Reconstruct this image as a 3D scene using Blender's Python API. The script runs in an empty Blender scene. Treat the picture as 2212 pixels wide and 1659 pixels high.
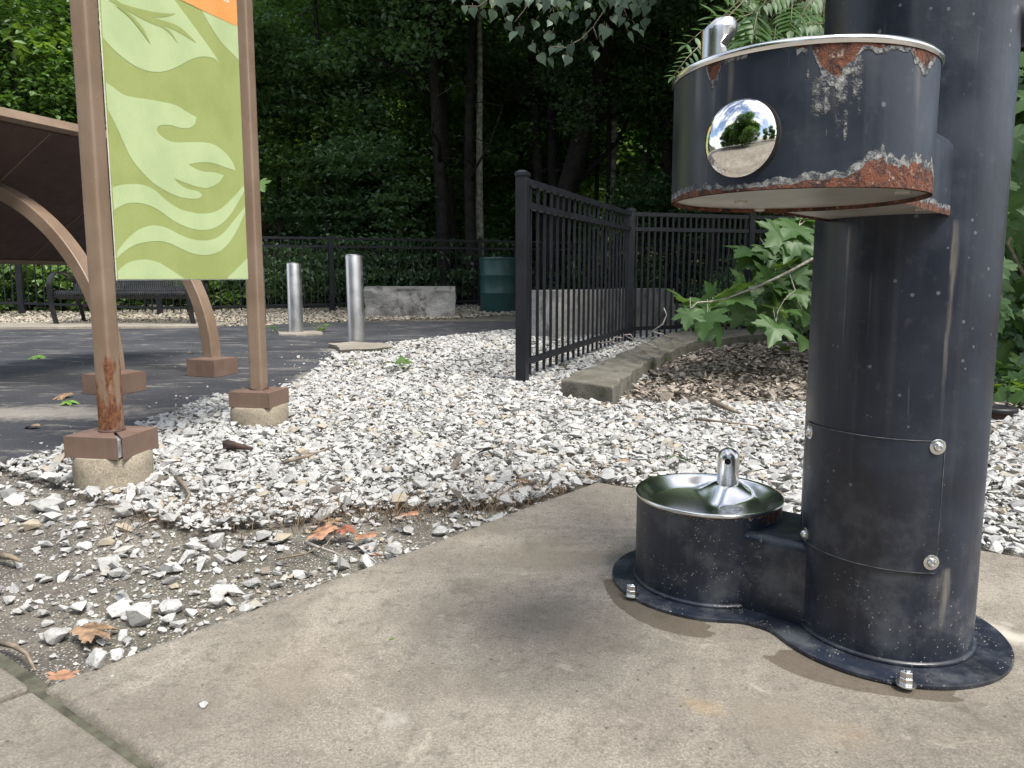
import bpy, bmesh, math, random
import numpy as np
from mathutils import Vector, Matrix, noise as mnoise
R = math.radians
random.seed(7); rng = np.random.default_rng(7)
scn = bpy.context.scene
# ------------------------------------------------------------------ camera
F, CX, CY, HC, PT = 1560., 1106., 785., .605, R(6.75)      # pixels of a 2212 wide picture
cam_d = bpy.data.cameras.new("camera"); cam = bpy.data.objects.new("camera", cam_d)
scn.collection.objects.link(cam); scn.camera = cam
cam.location = (0, 0, HC); cam.rotation_euler = (R(90)-PT, 0, 0)
cam_d.sensor_width = 36; cam_d.lens = 36*F/2212; cam_d.shift_y = -(829.5-CY)/2212
cam_d.clip_start = .02; cam_d.clip_end = 400
# ------------------------------------------------------------------ light
SUN_EL, SUN_AZ = 58., 140.            # azimuth clockwise from +Y
w = bpy.data.worlds.new("World"); scn.world = w; w.use_nodes = True
nt = w.node_tree; bg = nt.nodes['Background']; sky = nt.nodes.new('ShaderNodeTexSky')
sky.sky_type = 'NISHITA'; sky.sun_disc = False; sky.sun_elevation = R(SUN_EL); sky.sun_rotation = R(SUN_AZ)
sky.dust_density = 2.5
tcw = nt.nodes.new('ShaderNodeTexCoord'); nzw = nt.nodes.new('ShaderNodeTexNoise'); nzw.inputs['Scale'].default_value = 2.2; nzw.inputs['Detail'].default_value = 7; nzw.inputs['Roughness'].default_value = .6
mpw = nt.nodes.new('ShaderNodeMapRange'); mpw.inputs[1].default_value = .47; mpw.inputs[2].default_value = .62
mxw = nt.nodes.new('ShaderNodeMix'); mxw.data_type = 'RGBA'; mxw.inputs[7].default_value = (8.5, 8.5, 8.6, 1)
nt.links.new(tcw.outputs['Generated'], nzw.inputs['Vector']); nt.links.new(nzw.outputs['Fac'], mpw.inputs[0]); nt.links.new(mpw.outputs[0], mxw.inputs[0])
nt.links.new(sky.outputs[0], mxw.inputs[6]); nt.links.new(mxw.outputs[2], bg.inputs[0]); bg.inputs[1].default_value = .15
sd = bpy.data.lights.new("sun", 'SUN'); sd.energy = 3.3; sd.angle = R(19); sd.color = (1, .95, .86)
sun = bpy.data.objects.new("sun", sd); scn.collection.objects.link(sun)
v = Vector((math.sin(R(SUN_AZ))*math.cos(R(SUN_EL)), math.cos(R(SUN_AZ))*math.cos(R(SUN_EL)), math.sin(R(SUN_EL))))
sun.rotation_euler = v.to_track_quat('Z', 'Y').to_euler(); sun.location = (0, -3, 8)
scn.view_settings.view_transform = 'Standard'; scn.view_settings.look = 'None'
scn.view_settings.exposure = 0.63; scn.view_settings.gamma = 1
scn.cycles.max_bounces = 8; scn.cycles.transparent_max_bounces = 4
# ------------------------------------------------------------------ picture <-> place helpers
cp, sp = math.cos(PT), math.sin(PT)
def ray(x, y):
    xn = (x-CX)/F; yn = (y-CY)/F
    return np.array([xn, cp-yn*sp, -sp-yn*cp])
def gp(x, y, z=0.):
    r = ray(x, y); p = r*((z-HC)/r[2]); return (p[0], p[1])
def at(x, y, Y):
    r = ray(x, y); p = r*(Y/r[1]); return Vector((p[0], Y, p[2]+HC))
# ------------------------------------------------------------------ object helpers
def tag(o, label=None, cat=None, group=None, kind=None, category=None):
    cat = cat or category
    if label: o['label'] = label
    if cat: o['category'] = cat
    if group: o['group'] = group
    if kind: o['kind'] = kind
    return o
def empty(name, loc=(0,0,0), rz=0., **k):
    o = bpy.data.objects.new(name, None); scn.collection.objects.link(o)
    o.location = loc; o.rotation_euler = (0, 0, rz); o.empty_display_size = .1
    return tag(o, **k)
def link(name, me, parent=None, **k):
    o = bpy.data.objects.new(name, me); scn.collection.objects.link(o)
    if parent is not None: o.parent = parent
    return tag(o, **k)
class MB:
    def __init__(s): s.v = []; s.f = []
    def add(s, vs, fs):
        b = len(s.v); s.v += [tuple(p) for p in vs]; s.f += [tuple(i+b for i in f) for f in fs]; return s
    def box(s, c, d, rz=0., taper=1.):
        vs = []
        for z in (-1, 1):
            for x, y in ((-1,-1),(1,-1),(1,1),(-1,1)):
                t = taper if z > 0 else 1
                px, py = x*d[0]/2*t, y*d[1]/2*t
                vs.append((c[0]+px*math.cos(rz)-py*math.sin(rz), c[1]+px*math.sin(rz)+py*math.cos(rz), c[2]+z*d[2]/2))
        return s.add(vs, [(3,2,1,0),(4,5,6,7),(0,1,5,4),(1,2,6,5),(2,3,7,6),(3,0,4,7)])
    def bar(s, a, b, w, h):                       # rectangular bar between two points
        a, b = Vector(a), Vector(b); d = (b-a).normalized()
        up = Vector((0,0,1)) if abs(d.z) < .95 else Vector((1,0,0))
        x = d.cross(up).normalized(); y = x.cross(d).normalized()
        vs = [p + x*i*w/2 + y*j*h/2 for p in (a, b) for i, j in ((-1,-1),(1,-1),(1,1),(-1,1))]
        return s.add(vs, [(0,1,2,3),(7,6,5,4),(0,4,5,1),(1,5,6,2),(2,6,7,3),(3,7,4,0)])
    def tube(s, pts, rad, n=8, cap=True):
        pts = [Vector(p) for p in pts]; rings = []
        if not hasattr(rad, '__len__'): rad = [rad]*len(pts)
        px = None
        for i, p in enumerate(pts):
            d = (pts[min(i+1, len(pts)-1)]-pts[max(i-1, 0)]).normalized()
            up = px if px is not None else (Vector((0,0,1)) if abs(d.z) < .9 else Vector((1,0,0)))
            x = (up - d*up.dot(d)).normalized(); px = x; y = d.cross(x)
            rings.append([p + (x*math.cos(2*math.pi*k/n)+y*math.sin(2*math.pi*k/n))*rad[i] for k in range(n)])
        vs = [q for r in rings for q in r]; fs = []
        for i in range(len(pts)-1):
            for k in range(n):
                a = i*n+k; b = i*n+(k+1) % n; fs.append((a, b, b+n, a+n))
        if cap: fs += [tuple(range(n))[::-1], tuple(range((len(pts)-1)*n, len(pts)*n))]
        return s.add(vs, fs)
    def lathe(s, prof, c=(0,0,0), n=48, cap0=True, cap1=True):
        vs = [(c[0]+r*math.cos(2*math.pi*k/n), c[1]+r*math.sin(2*math.pi*k/n), c[2]+z) for r, z in prof for k in range(n)]
        fs = [(i*n+k, i*n+(k+1) % n, (i+1)*n+(k+1) % n, (i+1)*n+k) for i in range(len(prof)-1) for k in range(n)]
        if cap0: fs.append(tuple(range(n))[::-1])
        if cap1: fs.append(tuple(range((len(prof)-1)*n, len(prof)*n)))
        return s.add(vs, fs)
    def prism(s, poly, z0, z1):
        n = len(poly); vs = [(x, y, z0) for x, y in poly]+[(x, y, z1) for x, y in poly]
        return s.add(vs, [tuple(range(n))[::-1], tuple(range(n, 2*n))]+[(i, (i+1) % n, (i+1) % n+n, i+n) for i in range(n)])
    def mesh(s, name, m, smooth=None):
        me = bpy.data.meshes.new(name); me.from_pydata(s.v, [], s.f); me.update()
        bm = bmesh.new(); bm.from_mesh(me); bmesh.ops.recalc_face_normals(bm, faces=bm.faces); bm.to_mesh(me); bm.free()
        if m: me.materials.append(m)
        if smooth is not None: me.shade_smooth() if smooth >= 180 else (me.shade_smooth(), me.set_sharp_from_angle(angle=R(smooth)))
        return me
    def build(s, name, m, parent=None, smooth=None, bevel=0, seg=2, **k):
        o = link(name, s.mesh(name, m, smooth), parent, **k)
        if bevel:
            b = o.modifiers.new('bevel', 'BEVEL'); b.width = bevel; b.segments = seg; b.limit_method = 'ANGLE'; b.angle_limit = R(35)
            b.harden_normals = False
        return o
def npmesh(name, V, Fq, m, attrs=None, smooth=False, loops=4):
    me = bpy.data.meshes.new(name); nv = len(V); nf = len(Fq)
    me.vertices.add(nv); me.vertices.foreach_set('co', np.ascontiguousarray(V, np.float32).ravel())
    me.loops.add(nf*loops); me.loops.foreach_set('vertex_index', np.ascontiguousarray(Fq, np.int32).ravel())
    me.polygons.add(nf); me.polygons.foreach_set('loop_start', np.arange(nf, dtype=np.int32)*loops)
    try: me.polygons.foreach_set('loop_total', np.full(nf, loops, np.int32))
    except Exception: pass
    me.update(calc_edges=True); me.validate()
    for k, a in (attrs or {}).items():
        at_ = me.attributes.new(k, 'FLOAT', 'POINT'); at_.data.foreach_set('value', np.ascontiguousarray(a, np.float32))
    me.shade_smooth() if smooth else me.shade_flat()
    if m: me.materials.append(m)
    return me
# ------------------------------------------------------------------ material helper
class NT:
    def __init__(s, name):
        s.m = bpy.data.materials.new(name); s.m.use_nodes = True; s.t = s.m.node_tree
        s.b = s.t.nodes['Principled BSDF']; s.out = s.t.nodes['Material Output']
        s.geo = None
    def new(s, typ, **k):
        n = s.t.nodes.new('ShaderNode'+typ)
        for a, b in k.items(): setattr(n, a, b)
        return n
    def put(s, sock, val):
        if isinstance(val, bpy.types.NodeSocket): s.t.links.new(val, sock)
        elif isinstance(val, (tuple, list)) and sock.type == 'RGBA' and len(val) == 3: sock.default_value = (*val, 1)
        else: sock.default_value = val
    def pos(s):
        if s.geo is None: s.geo = s.new('NewGeometry')
        return s.geo.outputs['Position']
    def obj(s): return s.new('TexCoord').outputs['Object']
    def vec(s, v, sc): 
        n = s.new('VectorMath', operation='MULTIPLY'); s.put(n.inputs[0], v); n.inputs[1].default_value = sc; return n.outputs[0]
    def noise(s, v, scale, det=4, rough=.55, dist=0.):
        n = s.new('TexNoise'); s.put(n.inputs['Vector'], v); n.inputs['Scale'].default_value = scale
        n.inputs['Detail'].default_value = det; n.inputs['Roughness'].default_value = rough; n.inputs['Distortion'].default_value = dist
        return n.outputs['Fac']
    def vor(s, v, scale, feat='F1', out='Distance'):
        n = s.new('TexVoronoi', feature=feat); s.put(n.inputs['Vector'], v); n.inputs['Scale'].default_value = scale; return n.outputs[out]
    def math(s, op, a, b=0., clamp=False):
        n = s.new('Math', operation=op, use_clamp=clamp); s.put(n.inputs[0], a); s.put(n.inputs[1], b); return n.outputs[0]
    def ramp(s, v, lo, hi, a=0., b=1.):
        n = s.new('MapRange', interpolation_type='SMOOTHSTEP'); s.put(n.inputs[0], v)
        for i, q in enumerate((lo, hi, a, b)): s.put(n.inputs[i+1], q)
        return n.outputs[0]
    def mix(s, f, a, b):
        n = s.new('Mix', data_type='RGBA'); s.put(n.inputs[0], f); s.put(n.inputs[6], a); s.put(n.inputs[7], b); return n.outputs[2]
    def attr(s, name): return s.new('Attribute', attribute_name=name).outputs['Fac']
    def sep(s, v):
        n = s.new('SeparateXYZ'); s.put(n.inputs[0], v); return n.outputs
    def bump(s, h, dist=.002, st=1., normal=None):
        n = s.new('Bump'); s.put(n.inputs['Height'], h); n.inputs['Distance'].default_value = dist; n.inputs['Strength'].default_value = st
        if normal is not None: s.put(n.inputs['Normal'], normal)
        return n.outputs[0]
    def done(s, col=None, rough=None, metal=None, bump=None, spec=None, coat=None):
        if col is not None: s.put(s.b.inputs['Base Color'], col)
        if rough is not None: s.put(s.b.inputs['Roughness'], rough)
        if metal is not None: s.put(s.b.inputs['Metallic'], metal)
        if spec is not None: s.put(s.b.inputs['Specular IOR Level'], spec)
        if coat is not None: s.put(s.b.inputs['Coat Weight'], coat)
        if bump is not None: s.put(s.b.inputs['Normal'], bump)
        return s.m
M = {}
def paint(name, col, col2, rough=.4, chips=None, scale=1., spk=0., blotch=6.):
    n = NT(name); p = n.pos()
    c = n.mix(n.ramp(n.noise(p, blotch*scale, 5), .35, .7), col, col2)
    c = n.mix(n.ramp(n.noise(n.vec(p, (30, 30, 2)), 1.5*scale, 4), .5, .8, 0, .35), c, tuple(min(1, x*1.5+.015) for x in col))
    if spk: 
        d = n.math('ADD', n.vor(p, 130*scale), n.ramp(n.noise(p, 9*scale, 3), .35, .65, .16, -.04))
        c = n.mix(n.ramp(d, .10, .13, spk, 0), c, (.42, .40, .35))
    if chips: c = n.mix(n.ramp(n.noise(p, 22*scale, 6, .7), .66, .70), c, chips)
    return n.done(c, n.ramp(n.noise(p, 15*scale, 4), .3, .7, rough*.8, rough*1.3), 0, n.bump(n.noise(p, 90*scale, 4), .0006, .5), .5)
# dark concrete / slabs
def concrete(name, c1, c2, dark, stains_and_shadow=False):
    n = NT(name); p = n.pos()
    big = n.noise(p, 2.1, 5, .6); fine = n.noise(p, 300, 3, .6); mid = n.noise(p, 40, 5, .7)
    c = n.mix(n.ramp(big, .35, .65), c1, c2)
    c = n.mix(n.ramp(fine, .35, .68, 0, .6), c, tuple(x*.42 for x in c1))
    c = n.mix(n.ramp(n.noise(p, 220, 3, .75), .52, .68, 0, .7), c, tuple(min(.8, x*1.65) for x in c1))
    c = n.mix(n.ramp(mid, .50, .66, 0, .45), c, dark); c = n.mix(n.ramp(n.noise(p, 1.6, 7, .72, .8), .44, .6, .38, 0), c, dark); c = n.mix(n.ramp(n.noise(p, 170, 3, .7), .5, .68, 0, .45), c, dark)
    c = n.mix(n.ramp(n.noise(p, 5, 6, .65, .4), .52, .72, 0, .6), c, dark); c = n.mix(n.ramp(n.noise(p, 11, 7, .75, 1.2), .56, .72, 0, .4), c, tuple(min(.6, x*1.35) for x in c2))
    pv = n.vor(p, 26); c = n.mix(n.ramp(pv, .05, .085, .7, 0), c, tuple(x*.5 for x in dark))
    if stains_and_shadow:
        for x, y, r, col, st in stains_and_shadow:
            s_ = n.sep(p); dx = n.math('SUBTRACT', s_[0], x); dy = n.math('SUBTRACT', s_[1], y)
            d = n.math('SQRT', n.math('ADD', n.math('MULTIPLY', dx, dx), n.math('MULTIPLY', dy, dy)))
            d = n.math('ADD', d, n.math('MULTIPLY', n.math('SUBTRACT', n.noise(p, 14, 4), .5), r*2.0))
            c = n.mix(n.ramp(d, r*.25, r, st, 0), c, col)
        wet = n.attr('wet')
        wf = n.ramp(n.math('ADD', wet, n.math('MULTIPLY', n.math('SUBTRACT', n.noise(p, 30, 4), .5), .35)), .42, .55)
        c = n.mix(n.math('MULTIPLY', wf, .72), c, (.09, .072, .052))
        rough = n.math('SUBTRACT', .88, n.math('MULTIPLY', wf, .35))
    else: rough = .88
    pits = n.ramp(n.vor(p, 95), .0, .16, -1, 0)
    return n.done(c, rough, 0, n.bump(n.math('ADD', n.math('MULTIPLY', fine, .6), n.math('MULTIPLY', pits, .25)), .0016, .8), .3)
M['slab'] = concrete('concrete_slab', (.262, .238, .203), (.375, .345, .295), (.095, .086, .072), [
    (gp(1200, 1340)[0], gp(1200, 1340)[1], .15, (.15, .13, .105), .3), (gp(1150, 1200)[0], gp(1150, 1200)[1], .16, (.19, .165, .13), .45),  # basin's soft cast shadow painted into the slab colour, then a stain
    (gp(1520, 1530)[0], gp(1520, 1530)[1], .035, (.34, .24, .12), .32), (gp(1000, 1130)[0], gp(1000, 1130)[1], .17, (.18, .155, .125), .45),
    (gp(1850, 1590)[0], gp(1850, 1590)[1], .05, (.27, .20, .12), .3), (gp(640, 1440)[0], gp(640, 1440)[1], .13, (.34, .28, .2), .16),
    (gp(1700, 1560)[0], gp(1700, 1560)[1], .09, (.22, .19, .15), .4),
    (gp(855, 1555)[0], gp(855, 1555)[1], .022, (.5, .49, .46), .25), (gp(2170, 1370)[0], gp(2185, 1370)[1], .06, (.55, .52, .46), .7), (gp(300, 1560)[0], gp(300, 1560)[1], .14, (.13, .115, .095), .35), (gp(900, 1330)[0], gp(900, 1330)[1], .12, (.15, .13, .11), .35), (gp(1000, 1480)[0], gp(1000, 1480)[1], .08, (.14, .125, .1), .3)])
M['old_concrete'] = concrete('old_concrete', (.34, .30, .235), (.42, .37, .29), (.14, .12, .09))
M['pad'] = concrete('pad_concrete', (.34, .31, .27), (.44, .40, .35), (.16, .15, .12))
def curb_m():
    n = NT('mossy_curb'); p = n.pos()
    c = n.mix(n.ramp(n.noise(p, 6, 5), .35, .65), (.12, .115, .09), (.20, .19, .165))
    c = n.mix(n.ramp(n.noise(p, 240, 2), .6, .72, 0, .55), c, (.42, .4, .36))
    c = n.mix(n.ramp(n.noise(p, 16, 5, .7), .55, .68, 0, .8), c, (.02, .02, .013))
    c = n.mix(n.ramp(n.noise(p, 9, 5), .58, .7, 0, .6), c, (.06, .075, .03))
    return n.done(c, .9, 0, n.bump(n.noise(p, 70, 6, .7), .010, 1.))
M['curb'] = curb_m()
def dirt_m():
    n = NT('dirt'); p = n.pos()
    c = n.mix(n.ramp(n.noise(p, 5, 5), .35, .65), (.10, .093, .08), (.19, .175, .15))
    c = n.mix(n.ramp(n.noise(p, 2.5, 3), .45, .6, 0, .5), c, (.09, .09, .065))
    c = n.mix(n.ramp(n.vor(p, 170), .22, .36, .9, 0), c, n.mix(n.ramp(n.noise(p, 90, 1), .4, .6), (.55, .52, .47), (.2, .16, .12)))
    c = n.mix(n.math('MULTIPLY', n.ramp(n.vor(p, 75), .10, .2, 1, 0), n.ramp(n.noise(p, 6, 3), .4, .6)), c, (.6, .58, .55))
    return n.done(c, .95, 0, n.bump(n.math('ADD', n.noise(p, 130, 5), n.math('MULTIPLY', n.ramp(n.vor(p, 160), .1, .32, 1, 0), .8)), .006, .9))
M['dirt'] = dirt_m()
def forest_m():
    n = NT('forest_floor'); p = n.pos()
    c = n.mix(n.ramp(n.noise(p, 3, 6), .35, .65), (.02, .026, .012), (.045, .055, .02))
    c = n.mix(n.ramp(n.noise(p, 20, 5), .5, .7), c, (.05, .037, .02))
    return n.done(c, .95, 0, n.bump(n.noise(p, 12, 6), .08, 1.))
M['forest'] = forest_m()
def asphalt_m():
    n = NT('asphalt'); p = n.pos()
    c = n.mix(n.ramp(n.noise(p, 1.3, 5), .35, .65), (.042, .045, .054), (.07, .073, .085))
    c = n.mix(n.ramp(n.noise(p, 190, 2, .6), .45, .7, 0, .6), c, (.015, .017, .02))
    c = n.mix(n.ramp(n.noise(n.vec(p, (1, 3.2, 1)), 2.2, 7, .75, .5), .53, .68, 0, .6), c, (.34, .32, .29))
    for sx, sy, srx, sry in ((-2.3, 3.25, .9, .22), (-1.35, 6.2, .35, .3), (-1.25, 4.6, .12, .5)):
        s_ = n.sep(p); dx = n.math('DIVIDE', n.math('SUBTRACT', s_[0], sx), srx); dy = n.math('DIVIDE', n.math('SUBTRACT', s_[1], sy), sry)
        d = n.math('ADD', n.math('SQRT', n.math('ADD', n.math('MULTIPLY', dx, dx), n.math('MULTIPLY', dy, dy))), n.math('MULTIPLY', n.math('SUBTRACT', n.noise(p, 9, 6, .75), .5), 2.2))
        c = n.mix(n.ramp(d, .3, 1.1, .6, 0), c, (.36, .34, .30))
    dots = n.math('MULTIPLY', n.ramp(n.vor(p, 34), .06, .10, 1, 0), n.ramp(n.noise(p, 3, 4), .38, .62, .25, 1))
    c = n.mix(dots, c, (.5, .49, .46))
    c = n.mix(n.math('MULTIPLY', n.ramp(n.vor(p, 90), .08, .14, .9, 0), n.ramp(n.noise(p, 2.2, 3), .45, .6)), c, (.42, .41, .39))
    return n.done(c, .8, 0, n.bump(n.noise(p, 150, 3, .7), .004, .8), .35)
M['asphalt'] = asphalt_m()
def stone_m(name, base, tint):
    n = NT(name); p = n.pos(); r = n.attr('rnd')
    c = n.mix(n.ramp(r, 0, 1), tuple(x*.72 for x in base), tuple(min(.9, x*1.12) for x in base))
    c = n.mix(n.ramp(r, .90, .96), c, tint)
    c = n.mix(n.ramp(r, .05, .0), c, (.22, .225, .235))
    c = n.mix(n.ramp(n.noise(p, 130, 4, .75), .5, .66, 0, .65), c, tuple(x*.4 for x in base)); c = n.mix(n.ramp(n.noise(p, 40, 4, .7, 1.), .45, .6, 0, .35), c, tuple(x*.55 for x in base))
    c = n.mix(n.ramp(n.noise(p, 25, 3, .7), .56, .75, 0, .4), c, (.48, .43, .33))
    return n.done(c, .8, 0, n.bump(n.noise(p, 160, 4, .7), .002, .8), .35)
M['gravel'] = stone_m('limestone_gravel', (.505, .51, .505), (.38, .33, .25))
M['gravel_tan'] = stone_m('tan_gravel', (.46, .42, .35), (.28, .21, .13))
def litter_m():
    n = NT('leaf_litter'); r = n.attr('rnd'); p = n.pos()
    c = n.mix(n.ramp(r, 0, .5), (.085, .075, .065), (.20, .17, .145)); c = n.mix(n.ramp(r, .5, 1), c, (.44, .38, .33))
    c = n.mix(n.ramp(n.noise(p, 60, 4), .5, .7, 0, .5), c, (.03, .02, .013))
    return n.done(c, .85)
M['litter'] = litter_m()
def flat(name, col, rough=.6, metal=0., bs=0., bscale=60, var=.15, sc=20, spec=.5):
    n = NT(name); p = n.pos()
    c = n.mix(n.ramp(n.noise(p, sc, 4), .3, .7), tuple(x*(1-var) for x in col), tuple(min(1, x*(1+var)) for x in col))
    return n.done(c, rough, metal, n.bump(n.noise(p, bscale, 4), bs, .7) if bs else None, spec)
M['weed'] = flat('dry_weed', (.17, .12, .075), .9, var=.4)
M['bark'] = flat('bark', (.02, .017, .014), .9, bs=.03, bscale=22, var=.5, sc=9)
M['bark_pale'] = flat('pale_bark', (.38, .36, .29), .85, bs=.01, bscale=20, var=.45, sc=14)
M['twig'] = flat('twig', (.22, .175, .13), .85, var=.35, sc=40)
M['twig_pale'] = flat('bleached_twig', (.33, .30, .27), .85, var=.3, sc=40)
M['stem'] = flat('green_stem', (.16, .2, .09), .6)
def leaf_m(name, a, b, tr=(.10, .20, .02), trw=.4, gl=.10):
    n = NT(name); r = n.attr('rnd')
    c = n.mix(r, a, b)
    t = n.t; d = n.new('BsdfDiffuse'); n.put(d.inputs[0], c)
    tl = n.new('BsdfTranslucent'); n.put(tl.inputs[0], n.mix(r, tuple(x*.8 for x in tr), tr))
    g = n.new('BsdfGlossy'); g.inputs['Roughness'].default_value = .5; n.put(g.inputs[0], (.55, .62, .55))
    m1 = n.new('MixShader'); m1.inputs[0].default_value = trw; t.links.new(d.outputs[0], m1.inputs[1]); t.links.new(tl.outputs[0], m1.inputs[2])
    m2 = n.new('MixShader'); m2.inputs[0].default_value = gl; t.links.new(m1.outputs[0], m2.inputs[1]); t.links.new(g.outputs[0], m2.inputs[2])
    t.links.new(m2.outputs[0], n.out.inputs[0]); t.nodes.remove(n.b)
    return n.m
M['leaf_dark'] = leaf_m('dark_leaf', (.075, .15, .075), (.165, .28, .13), (.22, .42, .05))
M['leaf_mid'] = leaf_m('green_leaf', (.07, .15, .035), (.15, .26, .06), (.16, .32, .03))
M['leaf_bright'] = leaf_m('bright_leaf', (.06, .14, .025), (.13, .24, .05), (.26, .42, .04), .45)
M['leaf_syc'] = leaf_m('sycamore_leaf', (.03, .072, .024), (.075, .155, .04), (.22, .38, .06), .35, .07)
M['leaf_cot'] = leaf_m('cottonwood_leaf', (.04, .078, .05), (.09, .135, .095), (.12, .22, .05), .3, .08)
M['leaf_sumac'] = leaf_m('sumac_leaf', (.022, .06, .02), (.055, .12, .035), (.2, .38, .05), .35, .07)
# fountain paint with streaks, dust and rust driven by mapped fields of each mesh
def fountain_paint():
    n = NT('navy_black_paint'); p = n.pos(); z = n.sep(p)[2]
    c = n.mix(n.ramp(n.noise(p, 7, 5), .35, .7), (.009, .013, .025), (.019, .026, .043))
    c = n.mix(n.ramp(n.noise(n.vec(p, (45, 45, 1.6)), 1., 5), .48, .78, 0, .5), c, (.045, .052, .066))
    c = n.mix(n.ramp(n.noise(p, 38, 6, .7), .56, .74, 0, .4), c, (.07, .078, .09)); c = n.mix(n.ramp(n.noise(n.vec(p, (220, 220, 14)), 1, 3, .6), .66, .74, 0, .3), c, (.10, .11, .125)); c = n.mix(n.ramp(n.noise(p, 4.5, 5, .6), .5, .7, 0, .5), c, (.010, .008, .009))
    low = n.ramp(z, .0, .5, 1, .0)
    dn = n.math('MULTIPLY', n.ramp(n.noise(p, 11, 5, .65), .45, .68), n.math('MULTIPLY', low, .5))
    c = n.mix(dn, c, (.12, .13, .145))
    spk = n.math('ADD', n.vor(p, 150), n.math('SUBTRACT', .20, n.math('MULTIPLY', n.math('ADD', low, .1), .26)))
    c = n.mix(n.ramp(n.math('ADD', spk, n.math('MULTIPLY', n.ramp(n.noise(p, 13, 4, .7), .35, .6), .15)), .10, .125, .7, 0), c, (.42, .40, .34))
    spk2 = n.math('ADD', n.vor(p, 42), n.ramp(n.noise(p, 6, 4), .36, .60, .12, -.03))
    c = n.mix(n.ramp(n.math('ADD', spk2, n.math('MULTIPLY', n.noise(p, 90, 3), .06)), .09, .14, .55, 0), c, (.17, .20, .23))
    st = n.attr('streak'); c = n.mix(n.ramp(n.math('MULTIPLY', st, n.ramp(n.noise(n.vec(p, (120, 120, 12)), 1, 5), .25, .65, .5, 1.2)), .2, 1., 0, .85), c, (.17, .155, .135))
    ch = n.attr('chip'); ru = n.attr('rust')
    jit = n.math('MULTIPLY', n.math('SUBTRACT', n.noise(p, 110, 5, .7), .5), .9)
    chf = n.ramp(n.math('ADD', ch, jit), .45, .62)
    ruf = n.ramp(n.math('ADD', ru, jit), .47, .55)
    chipc = n.mix(n.ramp(n.noise(p, 160, 4, .7), .4, .62), (.06, .07, .085), (.42, .43, .42))
    c = n.mix(n.math('MULTIPLY', chf, .8), c, chipc)
    rustc = n.mix(n.ramp(n.noise(p, 70, 7, .8, .6), .40, .60), (.03, .013, .011), (.19, .062, .030))
    rustc = n.mix(n.ramp(n.noise(p, 150, 5, .75), .56, .68, 0, .75), rustc, (.46, .33, .27))
    c = n.mix(ruf, c, rustc)
    rough = n.math('ADD', n.ramp(n.noise(p, 14, 4), .3, .7, .30, .48), n.math('MULTIPLY', n.math('MAXIMUM', chf, ruf), .4))
    h = n.math('ADD', n.math('MULTIPLY', n.noise(p, 60, 3), .06), n.math('MULTIPLY', n.math('MAXIMUM', chf, ruf), n.noise(p, 120, 5, .8)))
    return n.done(c, rough, 0, n.bump(h, .006, 1.), .5)
M['fpaint'] = fountain_paint()
def chrome(name, rough, col=(.75, .75, .74), brushed=None, spots=0):
    n = NT(name); p = n.pos()
    r = n.ramp(n.noise(p, 9, 3), .35, .7, rough*.9, rough*1.15)
    c = col
    if spots: c = n.mix(n.ramp(n.noise(p, 70, 6, .7), .6, .72, 0, spots), col, (.12, .10, .08))
    b = None
    return n.done(c, r, 1., b)
M['chrome'] = chrome('chrome', .04, (.86, .85, .83))
M['spout'] = chrome('spout_steel', .27, (.66, .66, .66))
M['satin'] = chrome('satin_steel', .20, (.80, .80, .79))
M['steel'] = chrome('stainless_steel', .22, (.74, .74, .73), spots=.04)
M['steel_brushed'] = chrome('brushed_steel', .40, (.68, .68, .69))
M['underside'] = flat('galvanised_underside', (.34, .33, .29), .35, .3, var=.2, sc=12)
def brown_m():
    n = NT('brown_paint'); p = n.pos(); z = n.sep(p)[2]
    c = n.mix(n.ramp(n.noise(p, 5, 4), .35, .65), (.19, .133, .095), (.235, .173, .127))
    c = n.mix(n.ramp(n.noise(n.vec(p, (30, 30, 4)), 1, 5), .55, .75, 0, .4), c, (.27, .20, .13))
    c = n.mix(n.ramp(n.noise(p, 90, 3, .7), .70, .74, 0, .8), c, (.45, .40, .33))
    ru = n.attr('rust'); f = n.ramp(n.math('ADD', ru, n.math('MULTIPLY', n.math('SUBTRACT', n.noise(n.vec(p, (34, 34, 9)), 1, 5, .6), .5), 1.1)), .45, .60)
    rc = n.mix(n.ramp(n.noise(p, 70, 6, .7), .35, .65), (.085, .026, .012), (.20, .085, .035))
    c = n.mix(f, c, rc)
    return n.done(c, n.math('ADD', .42, n.math('MULTIPLY', f, .35)), 0, n.bump(n.noise(p, 120, 4), .0008, .6), .5)
M['brown'] = brown_m()
M['brown_box'] = paint('brown_box_paint', (.15, .098, .077), (.19, .128, .10), .5, None, 1, .35)
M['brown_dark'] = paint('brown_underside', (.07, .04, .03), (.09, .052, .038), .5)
M['gal'] = flat('galvanised', (.45, .47, .5), .5, .4, var=.4, sc=50)
def panel_m(name, c1, c2):
    n = NT(name); p = n.pos()
    c = n.mix(n.ramp(n.noise(p, 6, 5), .35, .65), c1, c2)
    c = n.mix(n.ramp(n.noise(p, 150, 3, .7), .55, .75, 0, .22), c, (.75, .8, .62))
    return n.done(c, .55, 0, n.bump(n.noise(p, 200, 3), .0004, .5), .35)
M['pg_dark'] = panel_m('sign_green', (.31, .37, .125), (.35, .41, .15))
M['pg_light'] = panel_m('sign_pale_green', (.44, .55, .29), (.50, .61, .33))
M['pg_orange'] = panel_m('sign_orange', (.84, .34, .10), (.88, .38, .13))
M['white'] = flat('white', (.8, .8, .77), .5)
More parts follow.
